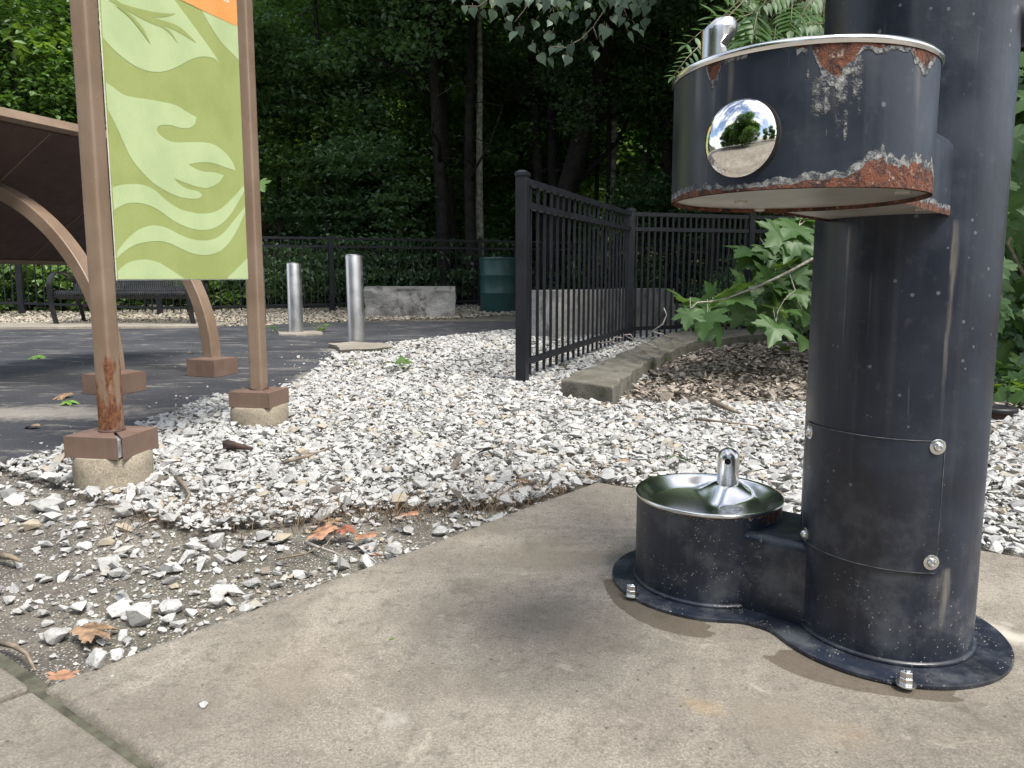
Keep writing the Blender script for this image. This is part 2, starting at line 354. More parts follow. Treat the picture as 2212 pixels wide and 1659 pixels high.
def fence_m():
    n = NT('fence_black'); p = n.pos()
    c = n.mix(n.ramp(n.noise(p, 8, 4), .35, .65), (.008, .009, .013), (.014, .016, .023))
    c = n.mix(n.ramp(n.noise(n.vec(p, (60, 60, 7)), 1, 5, .7), .66, .74, 0, .7), c, (.33, .33, .31))
    return n.done(c, .42, 0, n.bump(n.noise(p, 140, 3), .0006, .5), .5)
M['fence'] = fence_m()
M['bench'] = paint('bench_black', (.014, .015, .018), (.025, .026, .03), .33)
def granite_m():
    n = NT('rough_granite'); p = n.pos()
    c = n.mix(n.ramp(n.noise(p, 2.5, 5), .35, .65), (.26, .26, .25), (.40, .39, .375))
    c = n.mix(n.ramp(n.noise(p, 120, 3), .55, .7, 0, .6), c, (.09, .09, .09))
    c = n.mix(n.ramp(n.noise(n.vec(p, (3, 3, 1.5)), 1.5, 6, .7), .5, .66, 0, .85), c, (.075, .068, .06))
    return n.done(c, .85, 0, n.bump(n.noise(p, 35, 5), .02, .8))
M['granite'] = granite_m()
M['drum'] = paint('barrel_green', (.022, .065, .062), (.03, .082, .076), .4)
M['cap'] = flat('rubber_cap', (.015, .015, .02), .5)
M['rust_iron'] = flat('rusty_iron', (.07, .04, .03), .8, bs=.002, var=.4)
M['moss'] = flat('mossy_joint', (.07, .07, .05), .95, bs=.004, bscale=120, var=.5, sc=30)
M['leaf_orange'] = flat('dead_leaf_orange', (.33, .18, .11), .7, var=.4, sc=60)
M['leaf_brown'] = flat('dead_leaf_brown', (.25, .165, .10), .7, var=.45, sc=60)
M['leaf_red'] = flat('dead_leaf_red', (.24, .085, .05), .7, var=.4, sc=60)
M['leaf_fallen'] = flat('fallen_green_leaf', (.13, .24, .05), .5, var=.3, sc=60)
M['dark_hole'] = flat('dark_hole', (.01, .01, .01), .8)
M['edge_grey'] = flat('worn_edge', (.10, .11, .12), .5, var=.6, sc=60)
M['greywood'] = flat('grey_wood', (.10, .095, .085), .9, var=.3)

# ================================================================== TERRAIN
def tz(x, y):                       # ground height
    h = np.clip((y-9.6)*.032, 0, .12)
    return h + np.clip(y-17, 0, 100)*.42
st = dict(kind='structure')
xs = np.concatenate([np.linspace(-60, -8, 20), np.linspace(-7.5, 8, 60), np.linspace(9, 60, 20)])
ys = np.concatenate([np.linspace(-50, 8, 30), np.linspace(8.4, 20, 50), np.linspace(21, 60, 25)])
gx, gy = np.meshgrid(xs, ys); gz = tz(gx, gy)-.03
V = np.stack([gx.ravel(), gy.ravel(), gz.ravel()], 1); nx = len(xs)
ii, jj = np.meshgrid(np.arange(len(ys)-1), np.arange(nx-1), indexing='ij'); a = (ii*nx+jj).ravel()
gm = npmesh('ground', V, np.stack([a, a+1, a+nx+1, a+nx], 1), M['dirt'])
gm.materials.append(M['forest'])
cy = V[np.stack([a], 1)[:, 0], 1]
for p_, y_ in zip(gm.polygons, cy): p_.material_index = 1 if y_ > 14.2 else 0
link('ground', gm, **st)
# asphalt
ASPH = [(-14, -1.2), (-3.2, 1.75), gp(0, 1000), gp(90, 975), gp(160, 950), gp(250, 930), gp(340, 905), gp(420, 872), gp(480, 850), gp(560, 842), gp(620, 835), gp(655, 812), gp(690, 790),
        gp(712, 772), gp(720, 762), gp(770, 752), gp(840, 742), gp(960, 727), gp(1115, 712), (.7, 8.9), (3.5, 10.2), (3.5, 12), (.06, 11.2), gp(985, 690), gp(788, 694), gp(640, 697), gp(560, 701), gp(480, 704), (-4, 8.85), (-14, 7.9)]
def dense(poly, d=.12, amp=.02):
    out = []
    for i, (x, y) in enumerate(poly):
        x2, y2 = poly[(i+1) % len(poly)]; L = math.hypot(x2-x, y2-y); k = max(1, min(60, int(L/d)))
        for j in range(k):
            t = j/k; px, py = x+(x2-x)*t, y+(y2-y)*t
            q = mnoise.noise_vector((px*5, py*5, .3)); out.append((px+q.x*amp, py+q.y*amp))
    return out
def sheet(name, poly, z, m, thick=.05, bevel=0, **k):
    return MB().prism(poly, z-thick, z).build(name, m, bevel=bevel, **k)
ASPHD = dense(ASPH, .1, .05)
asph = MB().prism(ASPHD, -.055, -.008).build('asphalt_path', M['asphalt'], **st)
# slabs
J = np.array([-.711, 1.016]); e = np.array([.826, -.564]); e /= np.linalg.norm(e); nn = np.array([.657, .754]); nn /= np.linalg.norm(nn)
def sq(e0, e1, n0, n1): return [tuple(J+e*a+nn*b) for a, b in ((e0, n0), (e1, n0), (e1, n1), (e0, n1))]
# main slab as a fine grid with a mapped wet field round the base plate
PET = (.39, 1.396); COL = (.64, 1.193); UP = (.328, .856)
NE, NN = 330, 130
ea = np.linspace(.008, 6.5, NE); ea = .008+(np.linspace(0, 1, NE)**1.35)*6.5; na = np.linspace(.008, 1.461, NN)
E_, N_ = np.meshgrid(ea, na, indexing='ij'); P_ = J+E_[..., None]*e+N_[..., None]*nn
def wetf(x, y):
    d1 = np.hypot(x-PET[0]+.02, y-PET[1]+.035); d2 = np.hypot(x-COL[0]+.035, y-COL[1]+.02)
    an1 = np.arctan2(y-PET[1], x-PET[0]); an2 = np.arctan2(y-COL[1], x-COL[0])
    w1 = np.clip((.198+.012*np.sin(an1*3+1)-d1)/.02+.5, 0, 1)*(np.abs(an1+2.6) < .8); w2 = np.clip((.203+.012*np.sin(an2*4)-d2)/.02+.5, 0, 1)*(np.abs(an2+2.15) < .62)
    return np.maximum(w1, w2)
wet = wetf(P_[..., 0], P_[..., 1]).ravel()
Z = np.zeros(NE*NN)
edge = np.minimum.reduce([N_.ravel()-.008, 1.461-N_.ravel(), E_.ravel()-.008]); Z = -.006*np.clip(1-edge/.008, 0, 1)
Z = Z + np.array([mnoise.noise((x*3, y*3, 0))*.002 for x, y in P_.reshape(-1, 2)])
V = np.concatenate([P_.reshape(-1, 2), Z[:, None]], 1)
i2, j2 = np.meshgrid(np.arange(NE-1), np.arange(NN-1), indexing='ij'); a = (i2*NN+j2).ravel()
FQ = np.stack([a, a+NN, a+NN+1, a+1], 1)
# skirts
def skirt(idx):
    global V, FQ, wet
    b = len(V); low = V[idx].copy(); low[:, 2] = -.12; V = np.concatenate([V, low]); wet = np.concatenate([wet, np.zeros(len(idx))])
    k = np.arange(len(idx)-1); FQ = np.concatenate([FQ, np.stack([idx[k], idx[k+1], b+k+1, b+k], 1)])
skirt(np.arange(NE)*NN+NN-1); skirt(np.arange(NN)); skirt(np.arange(NE)*NN)
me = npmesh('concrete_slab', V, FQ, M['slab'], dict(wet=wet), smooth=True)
bm = bmesh.new(); bm.from_mesh(me); bmesh.ops.recalc_face_normals(bm, faces=bm.faces); bm.to_mesh(me); bm.free()
if me.polygons[0].normal.z < 0: me.flip_normals()
link('concrete_slab', me, **st)
MB().prism(sq(.004, 6.5, -4.5, -.008), -.12, -.003).build('concrete_slab', M['slab'], bevel=.006, **st)
MB().prism(sq(-7, -.006, -4.5, -.006), -.12, .0).build('concrete_slab', M['slab'], bevel=.006, **st)
MB().prism(sq(-7, 6.5, -4.5, .02), -.09, -.013).build('joint_filler', M['moss'], **st)
# bench pad, asphalt-side strip
MB().prism([(-6.9, 8.75), (-3.7, 9.05), (-3.75, 9.75), (-7.4, 9.7)], -.05, .012).build('bench_pad', M['pad'], bevel=.006, **st)
MB().prism([(-14, 7.8), (-6.9, 8.75), (-7.2, 9.2), (-14, 8.4)], -.05, .008).build('pavement_strip', M['pad'], **st)

# ================================================================== GRAVEL
def inpoly(x, y, poly):
    c = np.zeros(len(x), bool); n = len(poly)
    for i in range(n):
        x1, y1 = poly[i]; x2, y2 = poly[(i+1) % n]
        with np.errstate(divide='ignore', invalid='ignore'):
            t = ((y1 > y) != (y2 > y)) & (x < (x2-x1)*(y-y1)/(y2-y1+1e-12)+x1)
        c ^= t
    return c
def rocks(k=30):
    out = []
    for i in range(k):
        bm = bmesh.new()
        for q in range(11):
            d = rng.normal(size=3); d /= np.linalg.norm(d); d *= rng.uniform(.72, 1.0)
            bm.verts.new((d[0]*rng.uniform(.9, 1.1), d[1]*.76, d[2]*.46))
        r = bmesh.ops.convex_hull(bm, input=bm.verts)
        bmesh.ops.delete(bm, geom=[g_ for g_ in r['geom_interior'] if isinstance(g_, bmesh.types.BMVert)], context='VERTS')
        bmesh.ops.triangulate(bm, faces=bm.faces); bmesh.ops.recalc_face_normals(bm, faces=bm.faces); bm.verts.index_update()
        out.append((np.array([v.co[:] for v in bm.verts]), np.array([[v.index for v in f.verts] for f in bm.faces]))); bm.free()
    return out
ROCKS = rocks()
def scatter_rocks(name, X, Y, S, ZB, m, tilt=.27, **k):
    n = len(X); which = rng.integers(0, len(ROCKS), n); Vs = []; Fs = []; Rn = []; base = 0
    rz = rng.uniform(0, 6.283, n); tx = rng.normal(0, tilt, n); ty = rng.normal(0, tilt, n); rv = rng.uniform(0, 1, n)
    for w_ in range(len(ROCKS)):
        idx = np.where(which == w_)[0]
        if not len(idx): continue
        rv_, rf = ROCKS[w_]; c, s_ = np.cos(rz[idx]), np.sin(rz[idx])
        p = np.repeat(rv_[None], len(idx), 0)*S[idx, None, None]
        # tilt about x then y then z
        cx_, sx_ = np.cos(tx[idx])[:, None], np.sin(tx[idx])[:, None]; y_ = p[..., 1]*cx_-p[..., 2]*sx_; z_ = p[..., 1]*sx_+p[..., 2]*cx_; x_ = p[..., 0]
        cy_, sy_ = np.cos(ty[idx])[:, None], np.sin(ty[idx])[:, None]; x2 = x_*cy_+z_*sy_; z2 = -x_*sy_+z_*cy_
        q = np.stack([x2*c[:, None]-y_*s_[:, None]+X[idx, None], x2*s_[:, None]+y_*c[:, None]+Y[idx, None], z2+ZB[idx, None]], -1)
        nv = len(rv_); Vs.append(q.reshape(-1, 3)); Rn.append(np.repeat(rv[idx], nv))
        Fs.append((rf[None]+base+(np.arange(len(idx))*nv)[:, None, None]).reshape(-1, 3)); base += nv*len(idx)
    return link(name, npmesh(name, np.concatenate(Vs), np.concatenate(Fs), m, dict(rnd=np.concatenate(Rn)), loops=3), **k)
def grid_pts(x0, x1, y0, y1, sp):
    X, Y = np.meshgrid(np.arange(x0, x1, sp), np.arange(y0, y1, sp)); X = X.ravel(); Y = Y.ravel()
    return X+rng.uniform(-.5, .5, len(X))*sp, Y+rng.uniform(-.5, .5, len(Y))*sp
SPARSE = [gp(-400, 1010), gp(0, 1006), gp(90, 1030), gp(165, 1062), gp(300, 1100), gp(420, 1145), gp(640, 1118), gp(860, 1088), gp(1100, 1085), gp(1290, 1036), tuple(J+nn*.7), tuple(J), tuple(J-e*4)]
MULCH = [gp(1330, 862), gp(1430, 872), gp(1740, 868), (2.2, 3.25), (4.5, 2.6), (9, 3), (9, 9), (2.9, 7.3), (1.62, 6.1), (1.05, 5.0), (.8, 4.3), (.55, 3.6)]
SLABP = sq(-.0, 7, -6, 1.475); SLABC = sq(-9, 0, -6, .01)
CURB = [(.25, 3.66), (.5, 3.44), (.79, 4.34), (1.06, 5.04), (1.6, 6.08), (2.1, 6.62), (2.85, 7.05), (2.7, 8.1), (1.95, 7.66), (1.27, 6.33), (.7, 4.9)]
def ok(X, Y, asph=True, sparse=True, mulch=True):
    k = ~inpoly(X, Y, SLABP) & ~inpoly(X, Y, SLABC)
    if asph: k &= ~inpoly(X, Y, ASPHD)
    if sparse: k &= ~inpoly(X, Y, SPARSE)
    if mulch: k &= ~inpoly(X, Y, MULCH)
    k &= ~inpoly(X, Y, CURB)
    for cx_, cy_, r in ((-1.189, 2.13, .095), (-1.065, 3.02, .10)): k &= np.hypot(X-cx_, Y-cy_) > r
    return k
X1, Y1 = grid_pts(-2.2, 4.2, 1.2, 4.4, .0275); k = ok(X1, Y1); X1, Y1 = X1[k], Y1[k]
X2, Y2 = grid_pts(-1.8, 3.2, 4.4, 9, .034); k = ok(X2, Y2); X2, Y2 = X2[k], Y2[k]
X = np.concatenate([X1, X2]); Y = np.concatenate([Y1, Y2])
S = np.exp(rng.normal(math.log(.0205), .34, len(X))).clip(.009, .038)
S[len(X1):] *= 1.15
Xf, Yf = grid_pts(-2.2, 3.6, 1.2, 4.6, .0165); k = ok(Xf, Yf); Xf, Yf = Xf[k], Yf[k]; Sf = rng.uniform(.005, .0125, len(Xf)); nb_f = len(Xf)
Zm = np.concatenate([-.014+S*.3+rng.uniform(0, .012, len(X)), rng.uniform(-.010, .007, nb_f)])
X = np.concatenate([X, Xf]); Y = np.concatenate([Y, Yf]); S = np.concatenate([S, Sf])
scatter_rocks('white_gravel', X, Y, S, Zm, M['gravel'], kind='stuff', label='bed of white crushed limestone gravel between the asphalt and the slab', category='gravel')
# sparse stones on the bare dirt, more of them near the dense bed
X, Y = grid_pts(-3.2, .5, .9, 2.6, .0185); k = inpoly(X, Y, SPARSE) & ok(X, Y, sparse=False); X, Y = X[k], Y[k]
dens = np.array([mnoise.noise((x*5, y*5, 2)) for x, y in zip(X, Y)])
k = rng.uniform(0, 1, len(X)) < .68+dens*.9; X, Y = X[k], Y[k]
S = np.exp(rng.normal(math.log(.0068), .7, len(X))).clip(.0018, .034)
scatter_rocks('scattered_gravel', X, Y, S, -.03+S*.42, M['gravel'], .3, kind='stuff', label='loose white stones scattered over the bare dirt beside the slab', category='gravel')
# stray chips on the asphalt edge
X, Y = grid_pts(-3.2, 1, 1.4, 9, .05); k = inpoly(X, Y, ASPHD); X, Y = X[k], Y[k]
poly = np.array(ASPHD[:len(ASPHD)]); d = np.full(len(X), 9.)
for px, py in poly[::2]:
    if py < 8.8: d = np.minimum(d, np.hypot(X-px, Y-py))
k = rng.uniform(0, 1, len(X)) < np.exp(-d/.10)*.9+.006; X, Y = X[k], Y[k]
S = rng.uniform(.004, .014, len(X))
scatter_rocks('stray_gravel', X, Y, S, -.008+S*.35, M['gravel'], .3, kind='stuff', label='stray gravel chips along the edge of the asphalt', category='gravel')
X, Y = grid_pts(-13, 3.4, 8.6, 15, .062)
BACK = [(-14, 8.35), (-7.2, 9.15), (-7.4, 9.7), (-3.7, 9.7), (-3.7, 9.2), (-3.2, 9.45), gp(640, 697), gp(788, 694), gp(985, 690), (.06, 11.25), (3.4, 12.05), (3.4, 13.5), (-.7, 13.4), (-3.5, 12.4), (-7, 11.9), (-14, 11.5)]
k = inpoly(X, Y, BACK); X, Y = X[k], Y[k]; S = rng.uniform(.022, .05, len(X))
scatter_rocks('tan_gravel', X, Y, S, tz(X, Y)-.02+S*.3, M['gravel_tan'], .4, kind='stuff', label='strip of tan gravel around the bench and along the far fence', category='gravel')

# flakes of leaf litter
def flakes(name, X, Y, ZB, S, m, tilt=.5, asp=(.3, .8), **k):
    n = len(X); a = rng.uniform(0, 6.283, n); w_ = S*rng.uniform(*asp, n)
    ex = np.stack([np.cos(a), np.sin(a), rng.normal(0, tilt, n)], 1)*S[:, None]/2; ey = np.stack([-np.sin(a), np.cos(a), rng.normal(0, tilt, n)], 1)*w_[:, None]/2
    c = np.stack([X, Y, ZB], 1); up = np.zeros((n, 3)); up[:, 2] = S*rng.uniform(-.15, .2, n)
    V = np.stack([c-ex, c-ey+up, c+ex, c+ey+up], 1).reshape(-1, 3)
    Fq = np.arange(n*4).reshape(n, 4); r = np.repeat(rng.uniform(0, 1, n), 4)
    tri = np.concatenate([Fq[:, [0, 1, 2]], Fq[:, [0, 2, 3]]])
    return link(name, npmesh(name, V, tri, m, dict(rnd=r), loops=3), **k)
X, Y = grid_pts(.4, 8.5, 2.7, 9, .026); k = inpoly(X, Y, MULCH) & ~inpoly(X, Y, CURB); X, Y = X[k], Y[k]
flakes('leaf_litter', X, Y, rng.uniform(-.02, .02, len(X)), np.exp(rng.normal(math.log(.031), .45, len(X))), M['litter'], .35, kind='stuff', label='brown leaf litter and wood chips covering the bed behind the curved curb', category='leaf litter')
X, Y = grid_pts(.3, 8.5, 2.7, 9, .09); k = inpoly(X, Y, MULCH) & ~inpoly(X, Y, CURB) & (rng.uniform(0, 1, len(X)) < .8); X, Y = X[k], Y[k]; S = rng.uniform(.012, .03, len(X))
scatter_rocks('bed_stones', X, Y, S, 0*X+.004, M['gravel_tan'], kind='stuff', label='stones showing through the leaf litter in the shaded bed', category='gravel')
X, Y = grid_pts(-1.3, 4, 1.2, 4.3, .05); k = ok(X, Y, sparse=False, mulch=False); X, Y = X[k], Y[k]
dd = np.array([mnoise.noise((x*1.7, y*2.6, 8)) for x, y in zip(X, Y)])
pr = np.clip(.06+.5*np.clip((Y-2.5)/1.2, 0, 1)*np.clip((X+.1)/.8, 0, 1)+.5*np.clip((X-1.2)/.8, 0, 1), 0, .65)*np.clip(.6+dd*2, 0, 1.4); k = rng.uniform(0, 1, len(X)) < pr; X, Y = X[k], Y[k]
flakes('stray_litter', X, Y, rng.uniform(.006, .024, len(X)), np.exp(rng.normal(math.log(.035), .4, len(X))), M['litter'], .3, (.12, .6), kind='stuff', label='bits of brown leaf and bark lying on the white gravel', category='leaf litter')
# dry weeds and debris along the slab edge
pth = [gp(*q) for q in ((330, 1105), (430, 1125), (560, 1120), (700, 1105), (860, 1098), (1000, 1080), (1130, 1070), (1230, 1048), (1290, 1030))]
W = MB()
for i in range(2200):
    t = rng.uniform(0, len(pth)-1.001); a_ = int(t); f_ = t-a_; p = np.array(pth[a_])*(1-f_)+np.array(pth[a_+1])*f_
    p = p+rng.normal(0, 1, 2)*np.array([.06, .055])
    if mnoise.noise((p[0]*9, p[1]*9, 3)) < rng.uniform(-.25, .35): continue
    if inpoly(np.array([p[0]]), np.array([p[1]]), SLABP)[0]: continue
    h = rng.uniform(.008, .03) if rng.uniform() < .8 else rng.uniform(.03, .06); d = rng.normal(0, 1.0, 2)*h; w_ = .0008
    b = Vector((p[0], p[1], -.02)); m_ = b+Vector((d[0]*.5, d[1]*.5, h*.6+.01)); t_ = b+Vector((d[0]*1.3, d[1]*1.3, h+.012))
    W.add([b+Vector((-w_, 0, 0)), b+Vector((w_, 0, 0)), m_+Vector((w_, 0, 0)), m_+Vector((-w_, 0, 0)), t_], [(0, 1, 2, 3), (3, 2, 4)])
    s_ = m_+Vector((rng.normal()*h*.5, rng.normal()*h*.3, h*.3)); W.add([m_+Vector((0, 0, -w_)), m_+Vector((0, 0, w_)), s_], [(0, 1, 2)])
W.build('dry_weeds', M['weed'], kind='stuff', label='brown dried weeds in a line between the white gravel and the slab', category='weeds')
X, Y = grid_pts(-1.6, .4, 1., 2.3, .02); k = ok(X, Y, sparse=False, mulch=False)
d = np.full(len(X), 9.)
for i in range(len(pth)-1):
    for t in np.linspace(0, 1, 8):
        q = np.array(pth[i])*(1-t)+np.array(pth[i+1])*t; d = np.minimum(d, np.hypot(X-q[0], Y-q[1]))
dn_ = np.abs((np.stack([X, Y], 1)-J)@np.array([-e[0], -e[1]]))
k &= rng.uniform(0, 1, len(X)) < np.exp(-(d/.07)**2)*.55+np.exp(-dn_/.05)*.30*(Y < 1.6)+.03
X, Y = X[k], Y[k]
flakes('edge_debris', X, Y, rng.uniform(-.026, -.006, len(X)), np.exp(rng.normal(math.log(.016), .4, len(X))).clip(.004, .032), M['litter'], .25, (.15, .8), kind='stuff', label='brown leaf bits and debris along the slab edge', category='leaf litter')

# ================================================================== FOUNTAIN
ft = empty('drinking_fountain', (0, 0, 0), label='black drinking fountain with rusty high basin and low pet bowl', cat='drinking fountain')
def cylfield(cx_, cy_, r, z0, z1, na_, nz, field):
    A = np.linspace(0, 2*np.pi, na_, endpoint=False); Zs = np.linspace(z0, z1, nz)
    AA, ZZ = np.meshgrid(A, Zs, indexing='ij'); V = np.stack([cx_+r*np.cos(AA), cy_+r*np.sin(AA), ZZ], -1).reshape(-1, 3)
    i_, j_ = np.meshgrid(np.arange(na_), np.arange(nz-1), indexing='ij'); a_ = (i_*nz+j_).ravel(); b_ = (((i_+1) % na_)*nz+j_).ravel()
    return V, np.stack([a_, b_, b_+1, a_+1], 1), {k_: f_.ravel() for k_, f_ in field(np.degrees(AA), ZZ, V.reshape(na_, nz, 3)).items()}
def nz1(x, y, z=0., s=1.): return mnoise.fractal(Vector((x*s, y*s, z*s)), 1., 2., 4)
def colfield(A, Zz, V):
    A = (A+180) % 360-180; s = np.zeros_like(A)
    for a0, zt, L, w_, st_ in ((-90.5, .695, .42, 1.7, .75), (-89, .69, .16, 2.8, .5), (-152, .69, .12, 1.5, .9), (-152.5, .69, .3, 1.0, .6), (-136, .62, .22, 1.0, .45), (-70, 1.4, 1.1, 1.2, .3), (-80, .17, .14, 4, .9), (-84, .16, .11, 6, .55), (-55, .5, .4, 2, .3), (-110, .14, .12, 5, .3)):
        wob = np.array([[nz1(a_*.0, z_*9, a0)*1.2 for z_ in Zz[0]]])
        g_ = np.exp(-((A-a0-wob)/w_)**2)*np.clip((zt-Zz)/.01, 0, 1)*np.clip((L-(zt-Zz))/(L*.6), 0, 1)
        s = np.maximum(s, g_*st_)
    ch = np.zeros_like(A); ch += np.exp(-((Zz-.012)/.004)**2)*.4
    return dict(streak=s, chip=ch, rust=np.zeros_like(A))
V, FQ, at_ = cylfield(*COL, .1365, .004, 1.95, 220, 420, colfield)
link('column', npmesh('column', V, FQ, M['fpaint'], at_, smooth=True), ft)
MB().lathe([(.1365, 1.95), (.139, 1.951), (.136, 1.97), (.11, 1.985), (.0001, 1.99)], (*COL, 0), 64).build('column_cap', M['fpaint'], ft, smooth=40)
# access cover curved round the column, with rounded screws
cv = MB(); na_ = 60; a0, a1 = R(175), R(272)
def coverring(z, r): return [(COL[0]+r*math.cos(a0+(a1-a0)*i/na_), COL[1]+r*math.sin(a0+(a1-a0)*i/na_), z) for i in range(na_+1)]
zs_ = [.158, .160, .362, .364]; 
L1 = coverring(.158, .1366); L2 = coverring(.1585, .1392); L3 = coverring(.3635, .1392); L4 = coverring(.364, .1366)
vs = L1+L2+L3+L4; n1 = na_+1
fs = [(k_*n1+i, k_*n1+i+1, (k_+1)*n1+i+1, (k_+1)*n1+i) for k_ in range(3) for i in range(na_)]+[(0, n1, 2*n1, 3*n1), (na_, 3*n1+na_, 2*n1+na_, n1+na_)]
cv.add(vs, fs).build('access_cover', M['fpaint'], ft, smooth=30)
MB().tube([(x*1.0+(x-COL[0])*.004, y+(y-COL[1])*.004, z) for x, y, z in L3[:]]+[(x, y, z) for x, y, z in L2[::-1]]+[L3[0]], .0005, 5).build('cover_edge', M['edge_grey'], ft, smooth=180)
def axial(prof, c, d, n=28, **k):      # lathe along direction d
    mb = MB().lathe(prof, (0, 0, 0), n); q = Vector(d).to_track_quat('Z', 'Y'); mb.v = [tuple(q @ Vector(v_)+Vector(c)) for v_ in mb.v]; return mb
for az, z in ((180.5, .348), (267.5, .355), (180.5, .170), (268.5, .176)):
    d = Vector((math.cos(R(az)), math.sin(R(az)), 0)); c = Vector((*COL, z))+d*.1385
    s1 = axial([(.0001, 0), (.0118, 0), (.0118, .0018), (.0105, .0024), (.0001, .0024)], c, d).build('screw', M['steel'], ft, smooth=35)
    axial([(.0072, .0024), (.0072, .0042), (.0058, .0066), (.0032, .0076), (.0032, .0052), (.0001, .0052)], c, d).build('screw_head', M['steel'], s1, smooth=35)
# base plate
def plate(t, offp, offc, wst):
    pass
ax = np.array(COL)-np.array(PET); Lax = np.linalg.norm(ax); ax /= Lax; pr = np.array([-ax[1], ax[0]])
def halfw(t, r1, r2, w_):
    a_ = math.sqrt(max(r1*r1-t*t, 0)); b_ = math.sqrt(max(r2*r2-(t-Lax)**2, 0)); c_ = w_ if 0 < t < Lax else 0
    k_ = 160.; m_ = max(a_, b_, c_); return m_+math.log(sum(math.exp(k_*(q-m_)) for q in (a_, b_, c_)))/k_ if 0.02 < t < Lax-.02 else m_
ts = np.concatenate([-.186*np.cos(np.linspace(0, math.pi/2, 40)), np.linspace(.01, Lax-.01, 60), Lax+.192*np.sin(np.linspace(0, math.pi/2, 40))])
hw = [halfw(t, .186, .192, .135) for t in ts]
out = [tuple(np.array(PET)+ax*t+pr*h) for t, h in zip(ts, hw)]+[tuple(np.array(PET)+ax*t-pr*h) for t, h in list(zip(ts, hw))[::-1][1:-1]]
MB().prism(out, .0005, .0075).build('base_plate', M['fpaint'], ft, bevel=.0015)
# weld beads
MB().lathe([(.136, .0135), (.139, .012), (.1425, .0078), (.1365, .0076)], (*COL, 0), 96, False, False).build('weld_bead', M['fpaint'], ft, smooth=180)
MB().lathe([(.139, .0135), (.142, .012), (.1455, .0078), (.1395, .0076)], (*PET, 0), 96, False, False).build('weld_bead', M['fpaint'], ft, smooth=180)
# anchor bolts
for (bx, by) in ((.227, 1.308), (.583, 1.006), (.80, 1.29), (.33, 1.56)):
    b = MB().lathe([(.014, .0076), (.014, .0095), (.006, .0096), (.006, .029), (.0045, .0312)], (bx, by, 0), 24).build('anchor_bolt', M['steel'], ft, smooth=35)
    MB().lathe([(.0092, .0096), (.0098, .0106), (.0098, .0186), (.009, .0196)], (bx, by, 0), 6).build('nut', M['steel'], b)
    MB().lathe([(.0088, .0202), (.0092, .021), (.0092, .028), (.0082, .0295), (.0001, .0295)], (bx, by, 0), 6).build('cap_nut', M['steel'], b)
# bowls
def drumfield(kind):
    def f(A, Zz, V):
        A = (A+180) % 360-180; zr = np.zeros_like(A); zc = np.zeros_like(A); nzv = np.array([[nz1(*V[i, 0, :2], 3., 45) for i in range(A.shape[0])]]).T
        nz2 = np.array([[nz1(*V[i, 0, :2], 7., 110) for i in range(A.shape[0])]]).T
        stv = np.zeros_like(A)
        if kind == 'up':
            z0, z1 = .692, .829
            pts = [(-180, .004), (-157, .007), (-130, .003), (-110, .006), (-98, .008), (-90, .013), (-83, .021), (-72, .025), (-59, .025), (-45, .024), (-20, .01), (90, .003), (180, .004)]
            b = np.interp(A, [q[0] for q in pts], [q[1] for q in pts])
            b = b*(1+.4*nzv+.15*nz2)+.001*nz2
            zr = .5+(b-(Zz-z0))/.006
            zc = .5+(b*1.15+.005*(1+.5*nz2)-(Zz-z0))/.010
            # triangular rust at the rim
            for a0, w_, h_ in ((-98, 11, .030), (-82, 9, .006), (-56, 9, .016), (-148, 4, .020), (-140, 8, .003), (-70, 12, .004)):
                hh = h_*np.clip(1.12-np.abs(A-a0-2*nzv)/w_*(1+.35*nz2+.3*nzv), 0, 1)**.7*(1+.3*nzv)
                zr = np.maximum(zr, np.where(hh > .001, .5+(hh*(1+.2*nz2)-(z1-Zz))/.005, 0)); zc = np.maximum(zc, np.where(hh > .001, .45+(hh*1.3+.004-(z1-Zz))/.012, 0))
            for a0, w_, zt, zb_, s_ in ((-98, 8, .80, .775, .55), (-95, 6, .80, .755, .55), (-104, 4, .80, .745, .6), (-90, 4, .815, .76, .55), (-96, 5, .80, .72, .42), (-88, 2, .80, .74, .5), (-93, 1.5, .77, .72, .55), (-108, 2, .81, .77, .45), (-101, 3, .79, .745, .6), (-92, 3, .785, .75, .5), (-86, 3, .82, .79, .4), (-100, 1.2, .76, .72, .5)):
                zc = np.maximum(zc, s_*np.exp(-((A-a0)/w_)**2)*np.clip((zt-Zz)/.004, 0, 1)*np.clip((Zz-zb_)/.02, 0, 1)+.0)
            for a0, w_ in ((-148, 3), (-139, 2), (-157, 4), (-98, 3), (-60, 3)): stv = np.maximum(stv, .6*np.exp(-((A-a0)/w_)**2)*np.clip((Zz-.72)/.08, 0, 1))
        else:
            zr = .5+(.004*(1+nz2)-(.176-Zz))/.006-.25; zc = .42+(.006*(1+nz2)-(.176-Zz))/.008-.2
            g_ = np.exp(-((A+50)/22)**2); zr = np.maximum(zr, .62*g_*np.clip((Zz-.15)/.012, 0, 1)); zc = np.maximum(zc, .5*g_*np.clip((Zz-.145)/.01, 0, 1))
            for a0, w_ in ((-120, 3), (-135, 4), (-160, 3), (-98, 4)): stv = np.maximum(stv, .35*np.exp(-((A-a0)/w_)**2)*np.clip((Zz-.04)/.1, 0, 1))
        return dict(rust=np.clip(zr, 0, 1.3), chip=np.clip(zc, 0, 1.3), streak=stv)
    return f
V, FQ, at_ = cylfield(*PET, .1395, .004, .176, 300, 60, drumfield('pet'))
link('pet_bowl_drum', npmesh('pet_bowl_drum', V, FQ, M['fpaint'], at_, smooth=True), ft)
V, FQ, at_ = cylfield(*UP, .1395, .693, .828, 420, 90, drumfield('up'))
basin = link('basin_drum', npmesh('basin_drum', V, FQ, M['fpaint'], at_, smooth=True), ft)
